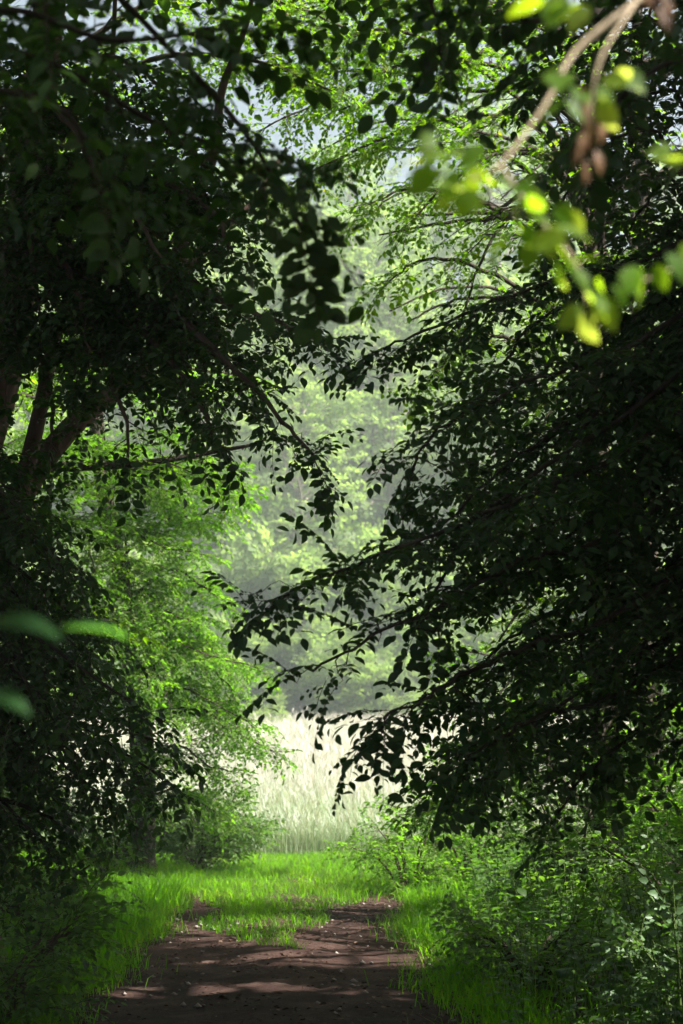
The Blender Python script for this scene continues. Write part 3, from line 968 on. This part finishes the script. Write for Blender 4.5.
# D. big beech on the right whose boughs hang across the gap
bD = gp(3.1, 10.5)
def dtr(z): return Vector((3.05, 10.4, z))
D_spec = [  # pixel/depth control points from trunk side to tip
    (4.2, [(640, 440, 9.6), (540, 490, 9.2), (450, 530, 8.9), (370, 560, 8.7), (292, 590, 8.5)]),
    (3.9, [(640, 520, 9.6), (520, 560, 9.2), (440, 605, 8.9), (375, 636, 8.6), (310, 668, 8.5)]),
    (3.4, [(640, 600, 9.6), (520, 650, 9.2), (450, 680, 9.0), (425, 698, 8.8), (385, 718, 8.6)]),
    (4.6, [(640, 340, 9.8), (560, 370, 9.5), (490, 400, 9.2), (440, 430, 9.0), (410, 470, 9.0)]),
    (2.9, [(640, 680, 9.8), (540, 715, 9.5), (505, 735, 9.3), (468, 758, 9.2)]),
    (4.9, [(640, 260, 10.2), (540, 285, 9.9), (450, 320, 9.7), (385, 348, 9.6)]),
    (4.3, [(640, 380, 10.4), (560, 430, 10.2), (500, 470, 10.0), (430, 535, 9.9)]),
    (3.6, [(660, 520, 10.4), (580, 590, 10.2), (510, 640, 10.1), (450, 690, 10)]),
    (3.0, [(660, 640, 10.4), (580, 690, 10.2), (530, 730, 10.1), (490, 780, 10.0)]),
    (4.8, [(680, 330, 10.2), (620, 380, 10.0), (570, 450, 9.8), (540, 530, 9.7)]),
    (4.2, [(690, 440, 10.2), (640, 500, 10.0), (600, 580, 9.9), (580, 660, 9.8)]),
    (3.6, [(690, 540, 10.2), (660, 610, 10.0), (630, 690, 9.8), (610, 760, 9.7)]),
    (5.2, [(670, 230, 10.6), (600, 280, 10.6), (530, 330, 10.5), (480, 400, 10.5)]),
    (2.8, [(690, 690, 9.9), (640, 730, 9.7), (590, 770, 9.6), (560, 810, 9.6)]),
    (4.0, [(690, 400, 11.2), (600, 470, 11.4), (540, 540, 11.5), (480, 600, 11.5)]),
    (3.4, [(690, 560, 11.4), (620, 600, 11.6), (540, 660, 11.8), (500, 700, 11.9)]),
    (4.7, [(690, 350, 11.0), (650, 400, 11.0), (630, 480, 10.9), (640, 560, 10.8)]),
    (4.5, [(640, 400, 9.4), (570, 450, 9.3), (500, 500, 9.2), (450, 560, 9.2), (425, 620, 9.2)]),
    (4.4, [(660, 360, 10.8), (590, 410, 10.8), (530, 450, 10.9), (460, 480, 10.9)]),
    (3.8, [(660, 470, 10.8), (590, 520, 10.8), (530, 560, 10.9), (460, 590, 10.9)]),
    (4.7, [(660, 300, 10.8), (590, 350, 10.8), (530, 390, 10.9), (450, 420, 10.9)]),
    (5.0, [(710, 170, 10.6), (650, 130, 10.4), (600, 150, 10.3), (560, 205, 10.2)]),
    (5.5, [(710, 60, 10.6), (650, 20, 10.4), (590, 40, 10.3), (535, 85, 10.2)]),
    (5.2, [(710, 120, 10.9), (670, 90, 10.9), (630, 110, 10.9), (600, 170, 10.8)]),
    (4.9, [(710, 210, 10.8), (670, 180, 10.8), (640, 210, 10.8), (610, 270, 10.8)]),
    (5.6, [(720, 10, 10.8), (680, -20, 10.8), (650, 10, 10.8), (640, 70, 10.8)]),
    (3.2, [(690, 600, 10.8), (600, 650, 10.9), (540, 700, 11), (470, 745, 11)]),
]
D_limbs = [([dtr(z)] + [at(*p) for p in pts], .012) for z, pts in D_spec]
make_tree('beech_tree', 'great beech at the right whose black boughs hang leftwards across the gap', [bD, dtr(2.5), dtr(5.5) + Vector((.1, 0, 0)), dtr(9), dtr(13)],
          (.30, .10), 304, D_limbs, dict(cb=7.2, H=15.0, R=6.0, n=36, low=.0, high=.9), SPR_N, M_SHADED, M_BARKD,
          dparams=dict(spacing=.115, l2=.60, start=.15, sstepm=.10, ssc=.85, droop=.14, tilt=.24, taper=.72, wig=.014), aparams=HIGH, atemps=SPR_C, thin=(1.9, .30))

# E. trees behind it, lit from the meadow side
bE = gp(2.55, 19.0)
E_spec = [
    (5.2, [(560, 260, 18.6), (460, 200, 18.2), (380, 190, 18.0), (330, 205, 17.8)]),
    (5.8, [(560, 200, 18.6), (450, 130, 18.2), (370, 100, 18.0), (300, 110, 17.8)]),
    (6.4, [(560, 140, 18.6), (450, 60, 18.2), (360, 30, 18.0), (280, 45, 17.8)]),
    (4.8, [(560, 320, 18.6), (470, 270, 18.2), (400, 260, 18), (350, 280, 17.9)]),
    (4.2, [(580, 380, 18.6), (500, 340, 18.0), (440, 340, 17.6), (390, 380, 17.4)]),
    (5.5, [(580, 240, 18), (520, 200, 17.4), (460, 250, 17), (420, 330, 16.8)]),
    (6.0, [(600, 180, 18), (560, 120, 17.2), (500, 100, 16.8), (440, 130, 16.6)]),
    (5.0, [(620, 300, 18), (600, 260, 17.2), (560, 260, 16.8), (510, 310, 16.6)]),
    (6.4, [(640, 120, 18), (640, 60, 17.2), (600, 40, 16.8), (540, 60, 16.6)]),
    (5.0, [(660, 280, 18), (680, 240, 17.4), (660, 260, 17), (630, 340, 16.8)]),
    (5.9, [(560, 170, 19.2), (450, 150, 19.4), (360, 150, 19.5), (300, 160, 19.5)]),
    (6.4, [(560, 100, 19.2), (450, 90, 19.4), (350, 70, 19.5), (260, 80, 19.5)]),
    (6.9, [(560, 40, 19.2), (450, 20, 19.4), (350, 0, 19.5), (250, 10, 19.5)]),
    (6.6, [(540, 90, 19.2), (420, 60, 19.0), (320, 90, 18.8), (220, 130, 18.6)]),
    (6.9, [(540, 50, 19.2), (420, 30, 19.0), (310, 40, 18.8), (210, 60, 18.6)]),
    (6.2, [(540, 130, 19.2), (430, 120, 19.0), (330, 150, 18.8), (240, 190, 18.6)]),
    (7.2, [(540, 10, 19.2), (420, -20, 19.0), (310, -10, 18.8), (200, 20, 18.6)]),
    (5.9, [(560, 170, 18.2), (500, 150, 17.6), (440, 170, 17.3), (370, 220, 17)]),
    (6.7, [(600, 90, 18.2), (560, 50, 17.6), (480, 40, 17.3), (400, 80, 17)]),
    (5.4, [(560, 230, 19.2), (470, 220, 19.4), (400, 225, 19.5), (340, 235, 19.5)]),
    (4.6, [(580, 330, 19.2), (500, 300, 19.4), (430, 300, 19.5), (370, 320, 19.5)]),
    (3.9, [(590, 450, 18.6), (540, 430, 18.2), (490, 440, 18.0), (440, 470, 17.8)]),
    (3.6, [(590, 500, 18.2), (560, 480, 17.6), (520, 500, 17.3), (470, 560, 17.2)]),
    (2.9, [(590, 600, 18.4), (550, 570, 18.0), (510, 590, 17.7), (460, 640, 17.6)]),
    (4.2, [(590, 420, 18.2), (570, 380, 17.4), (540, 390, 17), (500, 430, 16.9)]),
    (3.4, [(590, 520, 18.6), (540, 500, 18.0), (480, 520, 17.6), (440, 580, 17.4)]),
    (2.6, [(595, 640, 18.6), (560, 620, 18.0), (500, 660, 17.6), (440, 720, 17.5)]),
    (2.0, [(595, 710, 18.8), (540, 700, 18.4), (470, 740, 18.2), (400, 790, 18.2)]),
    (2.2, [(600, 690, 18.4), (620, 660, 17.8), (600, 690, 17.4), (560, 740, 17.2)]),
    (1.6, [(595, 760, 18.8), (540, 750, 18.6), (460, 790, 18.6), (380, 812, 18.6)]),
]
E_limbs = [([Vector((2.5, 18.9, z))] + [at(p[0] + 40 * (i / (len(pts) - 1)), p[1], p[2]) for i, p in enumerate(pts)], .028) for z, pts in E_spec]
make_tree('beech_tree', 'beech behind the great one, its high leaves lit yellow-green from the meadow', [bE, gp(2.5, 18.95, 2), Vector((2.45, 18.9, 5)), Vector((2.5, 18.9, 8)), Vector((2.6, 18.9, 11))],
          (.17, .07), 305, E_limbs, dict(cb=6.5, H=11.5, R=2.4, n=14, low=.0, high=.9), SPR_M, M_BEECH, M_BARKD,
          dparams=dict(spacing=.14, l2=.85, start=.15, sstepm=.12, ssc=1.0, droop=.12, tilt=.45, taper=.75, wig=.014), aparams=dict(spacing=.30, l2=1.2, start=.2, sstepm=.2, ssc=1.25, droop=.12, tilt=.5), pruned='own')

bE2 = gp(4.6, 17.0)
make_tree('hornbeam_tree', 'leafy hornbeam closing the right side behind the great beech, lit low down', [bE2, bE2 + Vector((-.1, 0, 3)), bE2 + Vector((.1, 0, 9))],
          (.15, .05), 306, (), dict(cb=.9, H=9.5, R=2.9, n=46, low=-.1, high=.8), SPR_M, M_HORN, M_BARKD,
          aparams=dict(spacing=.17, l2=.95, start=.15, sstepm=.13, ssc=1.15, droop=.18, tilt=.45))
bE3 = gp(3.6, 23.4)
E3_spec = [(5.6, [(560, 250, 23.2), (480, 200, 22.8), (410, 190, 22.5), (360, 220, 22.4)]), (6.6, [(560, 170, 23.2), (470, 130, 22.8), (390, 120, 22.5), (320, 150, 22.4)]),
           (7.4, [(560, 100, 23.2), (470, 60, 22.8), (380, 60, 22.5), (300, 80, 22.4)]), (8.2, [(560, 30, 23.2), (460, 0, 22.8), (370, 0, 22.5), (280, 20, 22.4)]),
           (4.8, [(580, 330, 23.2), (500, 290, 22.8), (440, 290, 22.5), (390, 310, 22.4)]), (7.0, [(620, 150, 23), (560, 90, 22.4), (500, 90, 22.2), (440, 120, 22)]),
           (7.8, [(620, 80, 23), (570, 20, 22.4), (510, 20, 22.2), (450, 50, 22)]), (6.0, [(640, 220, 23), (600, 150, 22.4), (550, 160, 22.2), (500, 200, 22)])]
E3_limbs = [([Vector((3.6, 23.4, z))] + [at(*p) for p in pts], .028) for z, pts in E3_spec]
make_tree('beech_tree', 'farthest beech on the right, its bright leaves closing the upper gap beside the meadow', [bE3, gp(3.6, 23.4, 3), Vector((3.65, 23.4, 7)), Vector((3.6, 23.4, 11.5))],
          (.18, .06), 311, E3_limbs, dict(cb=6.5, H=12.5, R=2.6, n=14, low=.0, high=.9), SPR_M, M_BEECH, M_BARKD,
          dparams=dict(spacing=.15, l2=.95, start=.12, sstepm=.12, ssc=1.05, droop=.12, tilt=.4, taper=.7, wig=.014), aparams=dict(spacing=.30, l2=1.2, start=.2, sstepm=.2, ssc=1.25, droop=.12, tilt=.5), pruned='own')

# slanting bare stem near the right verge
bS = gp(2.75, 20.2)
make_tree('sapling', 'thin dark sapling slanting to the left out of the undergrowth', [bS, at(590, 815, 20.2), at(562, 782, 20.1), at(535, 730, 20.0), at(520, 660, 20)],
          (.055, .02), 307, [([at(560, 780, 20.1), at(530, 750, 19.8), at(480, 745, 19.6)], .015), ([at(535, 730, 20), at(560, 690, 19.7), at(600, 670, 19.5)], .015), ([at(525, 690, 20), at(500, 660, 19.8), at(460, 650, 19.7)], .015)],
          None, SPR_M, M_HORN, M_BARKD, dparams=dict(spacing=.2, l2=.5, start=.2, sstepm=.14, ssc=.95, droop=.12, tilt=.4), sides=8, pruned=False, ride=False)

# F. tree arching over the track from the left, behind the leaning beech
bF = gp(-4.6, 18.6)
F_spec = [
    (6.2, [(60, 120, 18.4), (150, 60, 18.2), (250, 60, 18), (330, 90, 17.8)]),
    (7.0, [(60, 60, 18.4), (160, 0, 18.2), (270, 0, 18), (350, 30, 17.8)]),
    (5.4, [(40, 200, 18.6), (130, 150, 18.6), (220, 150, 18.6), (280, 190, 18.6)]),
    (4.8, [(20, 260, 18.6), (80, 230, 18.6), (130, 250, 18.6), (170, 300, 18.6)]),
]
F_limbs = [([Vector((-4.5, 18.6, z))] + [at(*p) for p in pts], .04) for z, pts in F_spec]
make_tree('oak_tree', 'broad tree behind the leaning beech, arching high over the track', [bF, bF + Vector((.1, 0, 4)), bF + Vector((.1, 0, 9)), bF + Vector((.3, 0, 13))],
          (.26, .08), 308, F_limbs, dict(cb=3.0, H=13.5, R=3.6, n=26, low=.0, high=.9), SPR_M, M_BEECH, M_BARKD,
          dparams=dict(spacing=.15, l2=.95, start=.2, sstepm=.13, ssc=1.05, droop=.12, tilt=.45, skip=.1), aparams=dict(spacing=.32, l2=1.2, start=.22, sstepm=.24, ssc=1.0, droop=.12, tilt=.5), pruned='own')

# neighbouring trees of the wood, whose crowns roof the track; unseen ones added only for their shade
for i, (x, y, cb, rad, ht, words) in enumerate([(-5.8, 6.5, 6.0, 5.2, 15, 'unseen tall tree left of the track, added to shade it with high leaves'), (6.4, 5.5, 6.2, 5.6, 18, 'unseen tall tree right of the track, added to shade it with high leaves'),
        (-3.6, -4, 1.4, 3.6, 12, 'unseen low-branched tree added for shade, left and behind the viewer'), (3.7, -4.4, 1.4, 3.6, 12, 'unseen low-branched tree added for shade, right and behind the viewer'), (.4, -10, 1.0, 4.6, 13, 'unseen broad tree added for shade, closing the track behind the viewer'),
        (8.2, 12.5, 3.0, 5.0, 18, 'tall tree deep in the wood to the right, beyond the great beech'), (8.6, 20.5, 1.5, 4.4, 13, 'leafy tree deep in the wood to the right, behind the lit hornbeam'),
        (-8.4, 12.5, 2.5, 4.6, 14, 'tall tree deep in the wood to the left, beyond the leaning beech'), (-8.6, 21.0, 1.5, 4.2, 13, 'leafy tree deep in the wood to the left, near the meadow edge'),
        (11.2, 8.5, 3.0, 5.2, 18, 'unseen very tall tree added for shade, far back on the right'), (9.5, 2.0, 3.0, 5.2, 18, 'unseen very tall tree added for shade, on the right, level with the viewer'), (4.7, 1.0, 6.6, 4.8, 16, 'unseen tall tree just right of the viewer, added to shade the track'), (5.6, 9.2, 7.6, 4.8, 17, 'unseen slim tall tree added for shade, close to the trunk of the great beech'),
        (-7.4, 0, 1.4, 4.0, 12, 'unseen bushy tree added for shade, deep in the wood to the left'), (7.6, -.5, 1.4, 4.0, 12, 'unseen bushy tree added for shade, deep in the wood to the right')]):
    b = gp(x, y)
    make_tree('woodland_tree', words, [b, b + Vector((.1, .05, ht * .45)), b + Vector((0, .1, ht * .95))], (.22, .06), 500 + i, (), dict(cb=cb, H=ht, R=rad, n=34 if ht < 16 else 46, low=.0 if cb < 3 else .15, high=.9), SPR_C, M_SHADED, M_BARKD,
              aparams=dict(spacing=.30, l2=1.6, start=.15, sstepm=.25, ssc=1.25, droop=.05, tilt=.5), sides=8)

# ------------------------------------------------------------------ out-of-focus foliage close to the camera
bG = gp(-2.3, 4.6)
G_spec = [
    (2.9, [(-150, 60, 4.6), (0, 10, 4.7), (110, 40, 4.7), (215, 30, 4.8)]),
    (2.7, [(-150, 120, 4.6), (-20, 90, 4.6), (60, 110, 4.5), (85, 140, 4.5)]),
    (3.4, [(-150, -60, 4.7), (60, -40, 4.9), (180, 60, 5.1), (250, 140, 5.2), (300, 225, 5.3)]),
    (3.6, [(0, -140, 4.9), (250, -110, 5.2), (400, -60, 5.5), (440, 30, 5.6)]),
    (3.0, [(-150, 20, 4.9), (40, 60, 5.2), (150, 120, 5.3), (230, 150, 5.4)]),
]
G_limbs = [([Vector((-2.25, 4.6, z))] + [at(*p) for p in pts], .008) for z, pts in G_spec]
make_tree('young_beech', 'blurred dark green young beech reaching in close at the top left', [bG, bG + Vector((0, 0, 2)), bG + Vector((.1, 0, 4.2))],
          (.06, .03), 309, G_limbs, None, SPR_N, M_SHADED, M_BARKD, dparams=dict(spacing=.2, l2=.42, start=.35, sstepm=.14, ssc=.8, droop=.3, tilt=.4))

bI = gp(2.4, 5.6)
I_spec = [
    (3.2, [(760, -20, 5.6), (660, 0, 5.5), (590, 20, 5.5), (520, 20, 5.5)]),
    (3.0, [(760, 90, 5.6), (690, 60, 5.5), (640, 80, 5.4), (600, 120, 5.4)]),
    (3.3, [(760, -80, 5.8), (600, -60, 5.9), (520, -60, 5.9), (460, -40, 6.0)]),
]
I_limbs = [([Vector((2.35, 5.6, z))] + [at(*p) for p in pts], .008) for z, pts in I_spec]
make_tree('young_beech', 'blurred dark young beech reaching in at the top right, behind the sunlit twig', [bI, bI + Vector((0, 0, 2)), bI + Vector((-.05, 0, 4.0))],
          (.06, .03), 310, I_limbs, None, SPR_N, M_SHADED, M_BARKD, dparams=dict(spacing=.2, l2=.42, start=.4, sstepm=.14, ssc=.85, droop=.3, tilt=.4))


def free_leaf(mb, p, d, nn, s, tn, width=1.0, mat=0):
    x, y, z = frame(Vector(d), Vector(nn))
    mb.add(FINE @ (np.array([x, y * width, z]) * s) + np.array(p), FINEQ, None, mat, [tn] * len(FINEQ))


# H. the bright twig close to the lens, top right, on a sapling that stands outside the frame
bH = gp(1.35, 2.7)
rt = thing('sapling', 'pale twig with blurred yellow-green and withered brown leaves, close to the lens', 'sapling', bH)
w = MB()
tube(w, smooth_line([bH, Vector((1.3, 2.7, 1.4)), Vector((1.15, 2.65, 2.6)), at(800, -140, 2.6)], 5), np.linspace(.016, .008, 16), 8)
w.build('trunk', [M_TWIGP], rt, bH)
w = MB()
main = smooth_line([at(800, -140, 2.6), at(700, -45, 2.55), at(636, 2, 2.5), at(575, 52, 2.48), at(545, 105, 2.45), at(500, 165, 2.42), at(470, 180, 2.4)], 5)
tube(w, main, np.linspace(.006, .0018, len(main)), 6)
tube(w, smooth_line([at(500, 165, 2.42), at(535, 215, 2.4), at(575, 262, 2.4), at(590, 315, 2.4)], 4), np.linspace(.0028, .0012, 13), 5)
tube(w, smooth_line([Vector((1.2, 2.66, 2.2)), at(760, 230, 2.5), at(690, 262, 2.45), at(618, 290, 2.4)], 4), np.linspace(.004, .0012, 13), 5)
tube(w, smooth_line([at(636, 2, 2.5), at(600, 60, 2.4), at(588, 130, 2.4)], 4), np.linspace(.003, .0012, 9), 5)
w.build('twig', [M_TWIGP], rt, bH)
lf = MB()
r2 = random.Random(4)
TWIG = [(440, 150), (425, 160), (430, 178), (452, 168), (446, 180), (475, 160), (462, 185), (490, 190), (470, 195), (484, 175), (515, 240), (526, 212), (532, 228), (548, 232), (540, 250), (560, 250), (566, 268), (580, 272), (588, 296),
        (578, 300), (600, 312), (590, 318), (535, 190), (610, 85), (622, 95), (604, 100), (548, 16), (562, 8), (590, 10), (556, 78), (578, 98), (570, 110), (640, 278), (660, 268), (622, 288), (690, 258), (676, 160), (650, 168), (560, 215), (522, 195)]
for (px, py) in TWIG:
    for _ in range(2):
        d = Vector((r2.uniform(-.8, .8), r2.uniform(-.5, .3), r2.uniform(-1, .1)))
        free_leaf(lf, at(px + r2.uniform(-9, 9), py - 10 + r2.uniform(-7, 7), 2.4 + r2.uniform(-.07, .07)), d, Vector((r2.uniform(-.9, .9), r2.uniform(-1, .2), r2.uniform(.1, .9))), r2.uniform(.028, .054), r2.random(), 1.35)
lf.build('foliage', [M_FRESH], rt, bH)
for cl in ([(588, 110), (592, 135), (580, 150), (596, 158), (602, 128), (584, 92), (586, 168), (590, 120), (584, 140)], [(660, -4), (655, 10), (668, 6), (664, 18), (658, 2), (650, -8)]):
    lf = MB()
    for (px, py) in cl:
        free_leaf(lf, at(px, py - 8, 2.4 + r2.uniform(-.008, .008)), Vector((r2.uniform(-.3, .3), -.1, -1)), Vector((r2.uniform(-.8, .8), -1, .2)), .032, r2.random(), .8)
    lf.build('withered_leaf_cluster', [M_DRY], rt, bH)

# J. blurred leaves at the left edge
bJ = gp(-.75, 2.15)
rj = thing('sapling', 'young plant whose long blurred green leaves poke in at the left edge', 'sapling', bJ)
w = MB()
tube(w, smooth_line([bJ, Vector((-.72, 2.15, .9)), Vector((-.66, 2.12, 1.6)), Vector((-.6, 2.1, 1.95))], 5), np.linspace(.010, .004, 16), 7)
tube(w, smooth_line([Vector((-.67, 2.12, 1.55)), at(-80, 610, 2.1), at(0, 622, 2.05), at(30, 628, 2.05)], 4), np.linspace(.006, .002, 13), 5)
tube(w, smooth_line([Vector((-.69, 2.13, 1.4)), at(-80, 690, 2.1), at(-5, 695, 2.05)], 4), np.linspace(.004, .0015, 9), 5)
w.build('stem', [M_STEM], rj, bJ)
lf = MB()
free_leaf(lf, at(-12, 622, 2.05), (1, -.35, -.12), (.1, -.55, 1), .085, .5, .9)
free_leaf(lf, at(60, 628, 2.04), (1, .1, -.02), (0, -.25, 1), .075, .8, .6)
free_leaf(lf, at(-20, 690, 2.05), (1, -.3, -.35), (.2, -.6, 1), .062, .45, 1.0)
free_leaf(lf, at(-60, 655, 2.05), (.5, -.6, -.3), (.2, -.5, 1), .07, .3, 1.0)
lf.build('foliage', [M_BLUE], rj, bJ)

# ------------------------------------------------------------------ the wood beyond the meadow
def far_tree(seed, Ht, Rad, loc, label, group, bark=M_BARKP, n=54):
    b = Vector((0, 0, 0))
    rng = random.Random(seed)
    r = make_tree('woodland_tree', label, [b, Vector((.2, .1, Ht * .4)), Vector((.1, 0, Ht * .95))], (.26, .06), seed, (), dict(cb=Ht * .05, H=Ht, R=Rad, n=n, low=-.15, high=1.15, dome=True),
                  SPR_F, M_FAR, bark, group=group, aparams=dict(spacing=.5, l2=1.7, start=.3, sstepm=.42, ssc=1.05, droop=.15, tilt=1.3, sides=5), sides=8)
    r.location = loc
    return r


SH = SHAFTS; SHAFTS = []; LIT = []
grp = 'trees of the hazy wood beyond the meadow'
lab = 'tall pale tree in the hazy wood beyond the meadow'
protos = [far_tree(401, 15, 5.0, gp(-7.5, 105), lab, grp), far_tree(402, 17.5, 5.6, gp(2.5, 108), lab, grp), far_tree(403, 13, 4.6, gp(-2.3, 101), lab, grp)]
rf = random.Random(9)
for row, (yy, step, off) in enumerate([(101, 6.8, -38), (111, 7.0, -42), (122, 7.2, -46), (134, 7.4, -50), (147, 7.6, -54)]):
    k = row
    x = off + 2.5 * row
    while x < -off:
        jx, jy = x + rf.uniform(-1.5, 1.5), yy + rf.uniform(-3, 3)
        x += step
        if row == 0 and (-11 < jx < 6):
            continue
        p = protos[k % 3]; k += 1
        s = rf.uniform(.85, 1.2)
        copy_tree(p, gp(jx, jy, -.1), rf.uniform(0, 6.28), (s, s, s * rf.uniform(.9, 1.15)), lab, grp)

blab, bgrp = 'pale leafy bush at the foot of the hazy wood, where the meadow ends', 'bushes along the foot of the hazy wood'
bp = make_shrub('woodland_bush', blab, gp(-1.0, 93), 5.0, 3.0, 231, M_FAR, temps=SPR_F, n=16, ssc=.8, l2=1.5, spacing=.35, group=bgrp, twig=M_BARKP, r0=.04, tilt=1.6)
for yy, off, lo, hi in ((93.5, -34, .5, 1.2), (97.5, -36, 1.0, 1.7), (90.0, -30, .3, .8)):
    x = off
    while x < -off:
        if abs(x + 1) > 1.5 or yy != 93.5:
            sc = rf.uniform(lo, hi)
            copy_tree(bp, gp(x, yy + rf.uniform(-1.5, 1.5)), rf.uniform(0, 6.28), (sc * 1.1, sc * 1.1, sc * rf.uniform(.85, 1.2)), blab, bgrp)
        x += rf.uniform(2.4, 4.0) * 1
SHAFTS = SH

# ------------------------------------------------------------------ air
hz = bpy.data.meshes.new('haze')
x0, x1, y0, y1, z0, z1 = -254, 254, -64, 334, -1.2, 66
hv = [(x, y, z) for z in (z0, z1) for y in (y0, y1) for x in (x0, x1)]
hz.from_pydata(hv, [], [(0, 2, 3, 1), (4, 5, 7, 6), (0, 1, 5, 4), (2, 6, 7, 3), (0, 4, 6, 2), (1, 3, 7, 5)])
mh, nt, out = newmat('haze air')
pv = nt.nodes.new('ShaderNodeVolumePrincipled')
pv.inputs['Color'].default_value = (.82, .96, .92, 1)
pv.inputs['Density'].default_value = .0015
pv.inputs['Anisotropy'].default_value = .1
nt.links.new(pv.outputs[0], out.inputs['Volume'])
hz.materials.append(mh)
ho = bpy.data.objects.new('haze', hz); COL.objects.link(ho); ho['kind'] = 'stuff'

# ------------------------------------------------------------------ light
w = bpy.data.worlds.new('World'); scene.world = w; w.use_nodes = True
nt = w.node_tree
bg = nt.nodes['Background']
sky = nt.nodes.new('ShaderNodeTexSky'); sky.sky_type = 'NISHITA'; sky.sun_disc = False
sky.sun_elevation = SUN_EL; sky.sun_rotation = SUN_AZ
sky.air_density = 1.0; sky.dust_density = 8.0; sky.ozone_density = .3
nt.links.new(sky.outputs[0], bg.inputs['Color'])
bg.inputs['Strength'].default_value = .05
sl = bpy.data.lights.new('sun', 'SUN'); sl.energy = 5; sl.angle = R(.5); sl.color = (1, .955, .88)
so = bpy.data.objects.new('sun', sl); COL.objects.link(so)
so.rotation_euler = (-SUN).to_track_quat('-Z', 'Y').to_euler()
so.location = (20, 40, 60)

# ------------------------------------------------------------------ camera
cd = bpy.data.cameras.new('camera'); co = bpy.data.objects.new('camera', cd); COL.objects.link(co)
co.location = CAM; co.rotation_euler = (math.pi / 2 + PITCH, 0, 0)
cd.sensor_fit = 'VERTICAL'; cd.sensor_height = SENS; cd.sensor_width = 24; cd.lens = LENS
cd.clip_start = .05; cd.clip_end = 2000
cd.dof.use_dof = True; cd.dof.focus_distance = 13; cd.dof.aperture_fstop = 4.3
scene.camera = co

scene.render.engine = 'CYCLES'
c = scene.cycles
c.use_denoising = True
c.max_bounces = 5; c.diffuse_bounces = 2; c.glossy_bounces = 2; c.transmission_bounces = 3; c.volume_bounces = 0; c.transparent_max_bounces = 8
c.sample_clamp_indirect = 4
c.use_light_tree = False
vs = scene.view_settings
scene.display_settings.display_device = 'sRGB'
vs.view_transform = 'Standard'; vs.look = 'None'; vs.exposure = 2.15; vs.gamma = 1; vs.use_curve_mapping = False
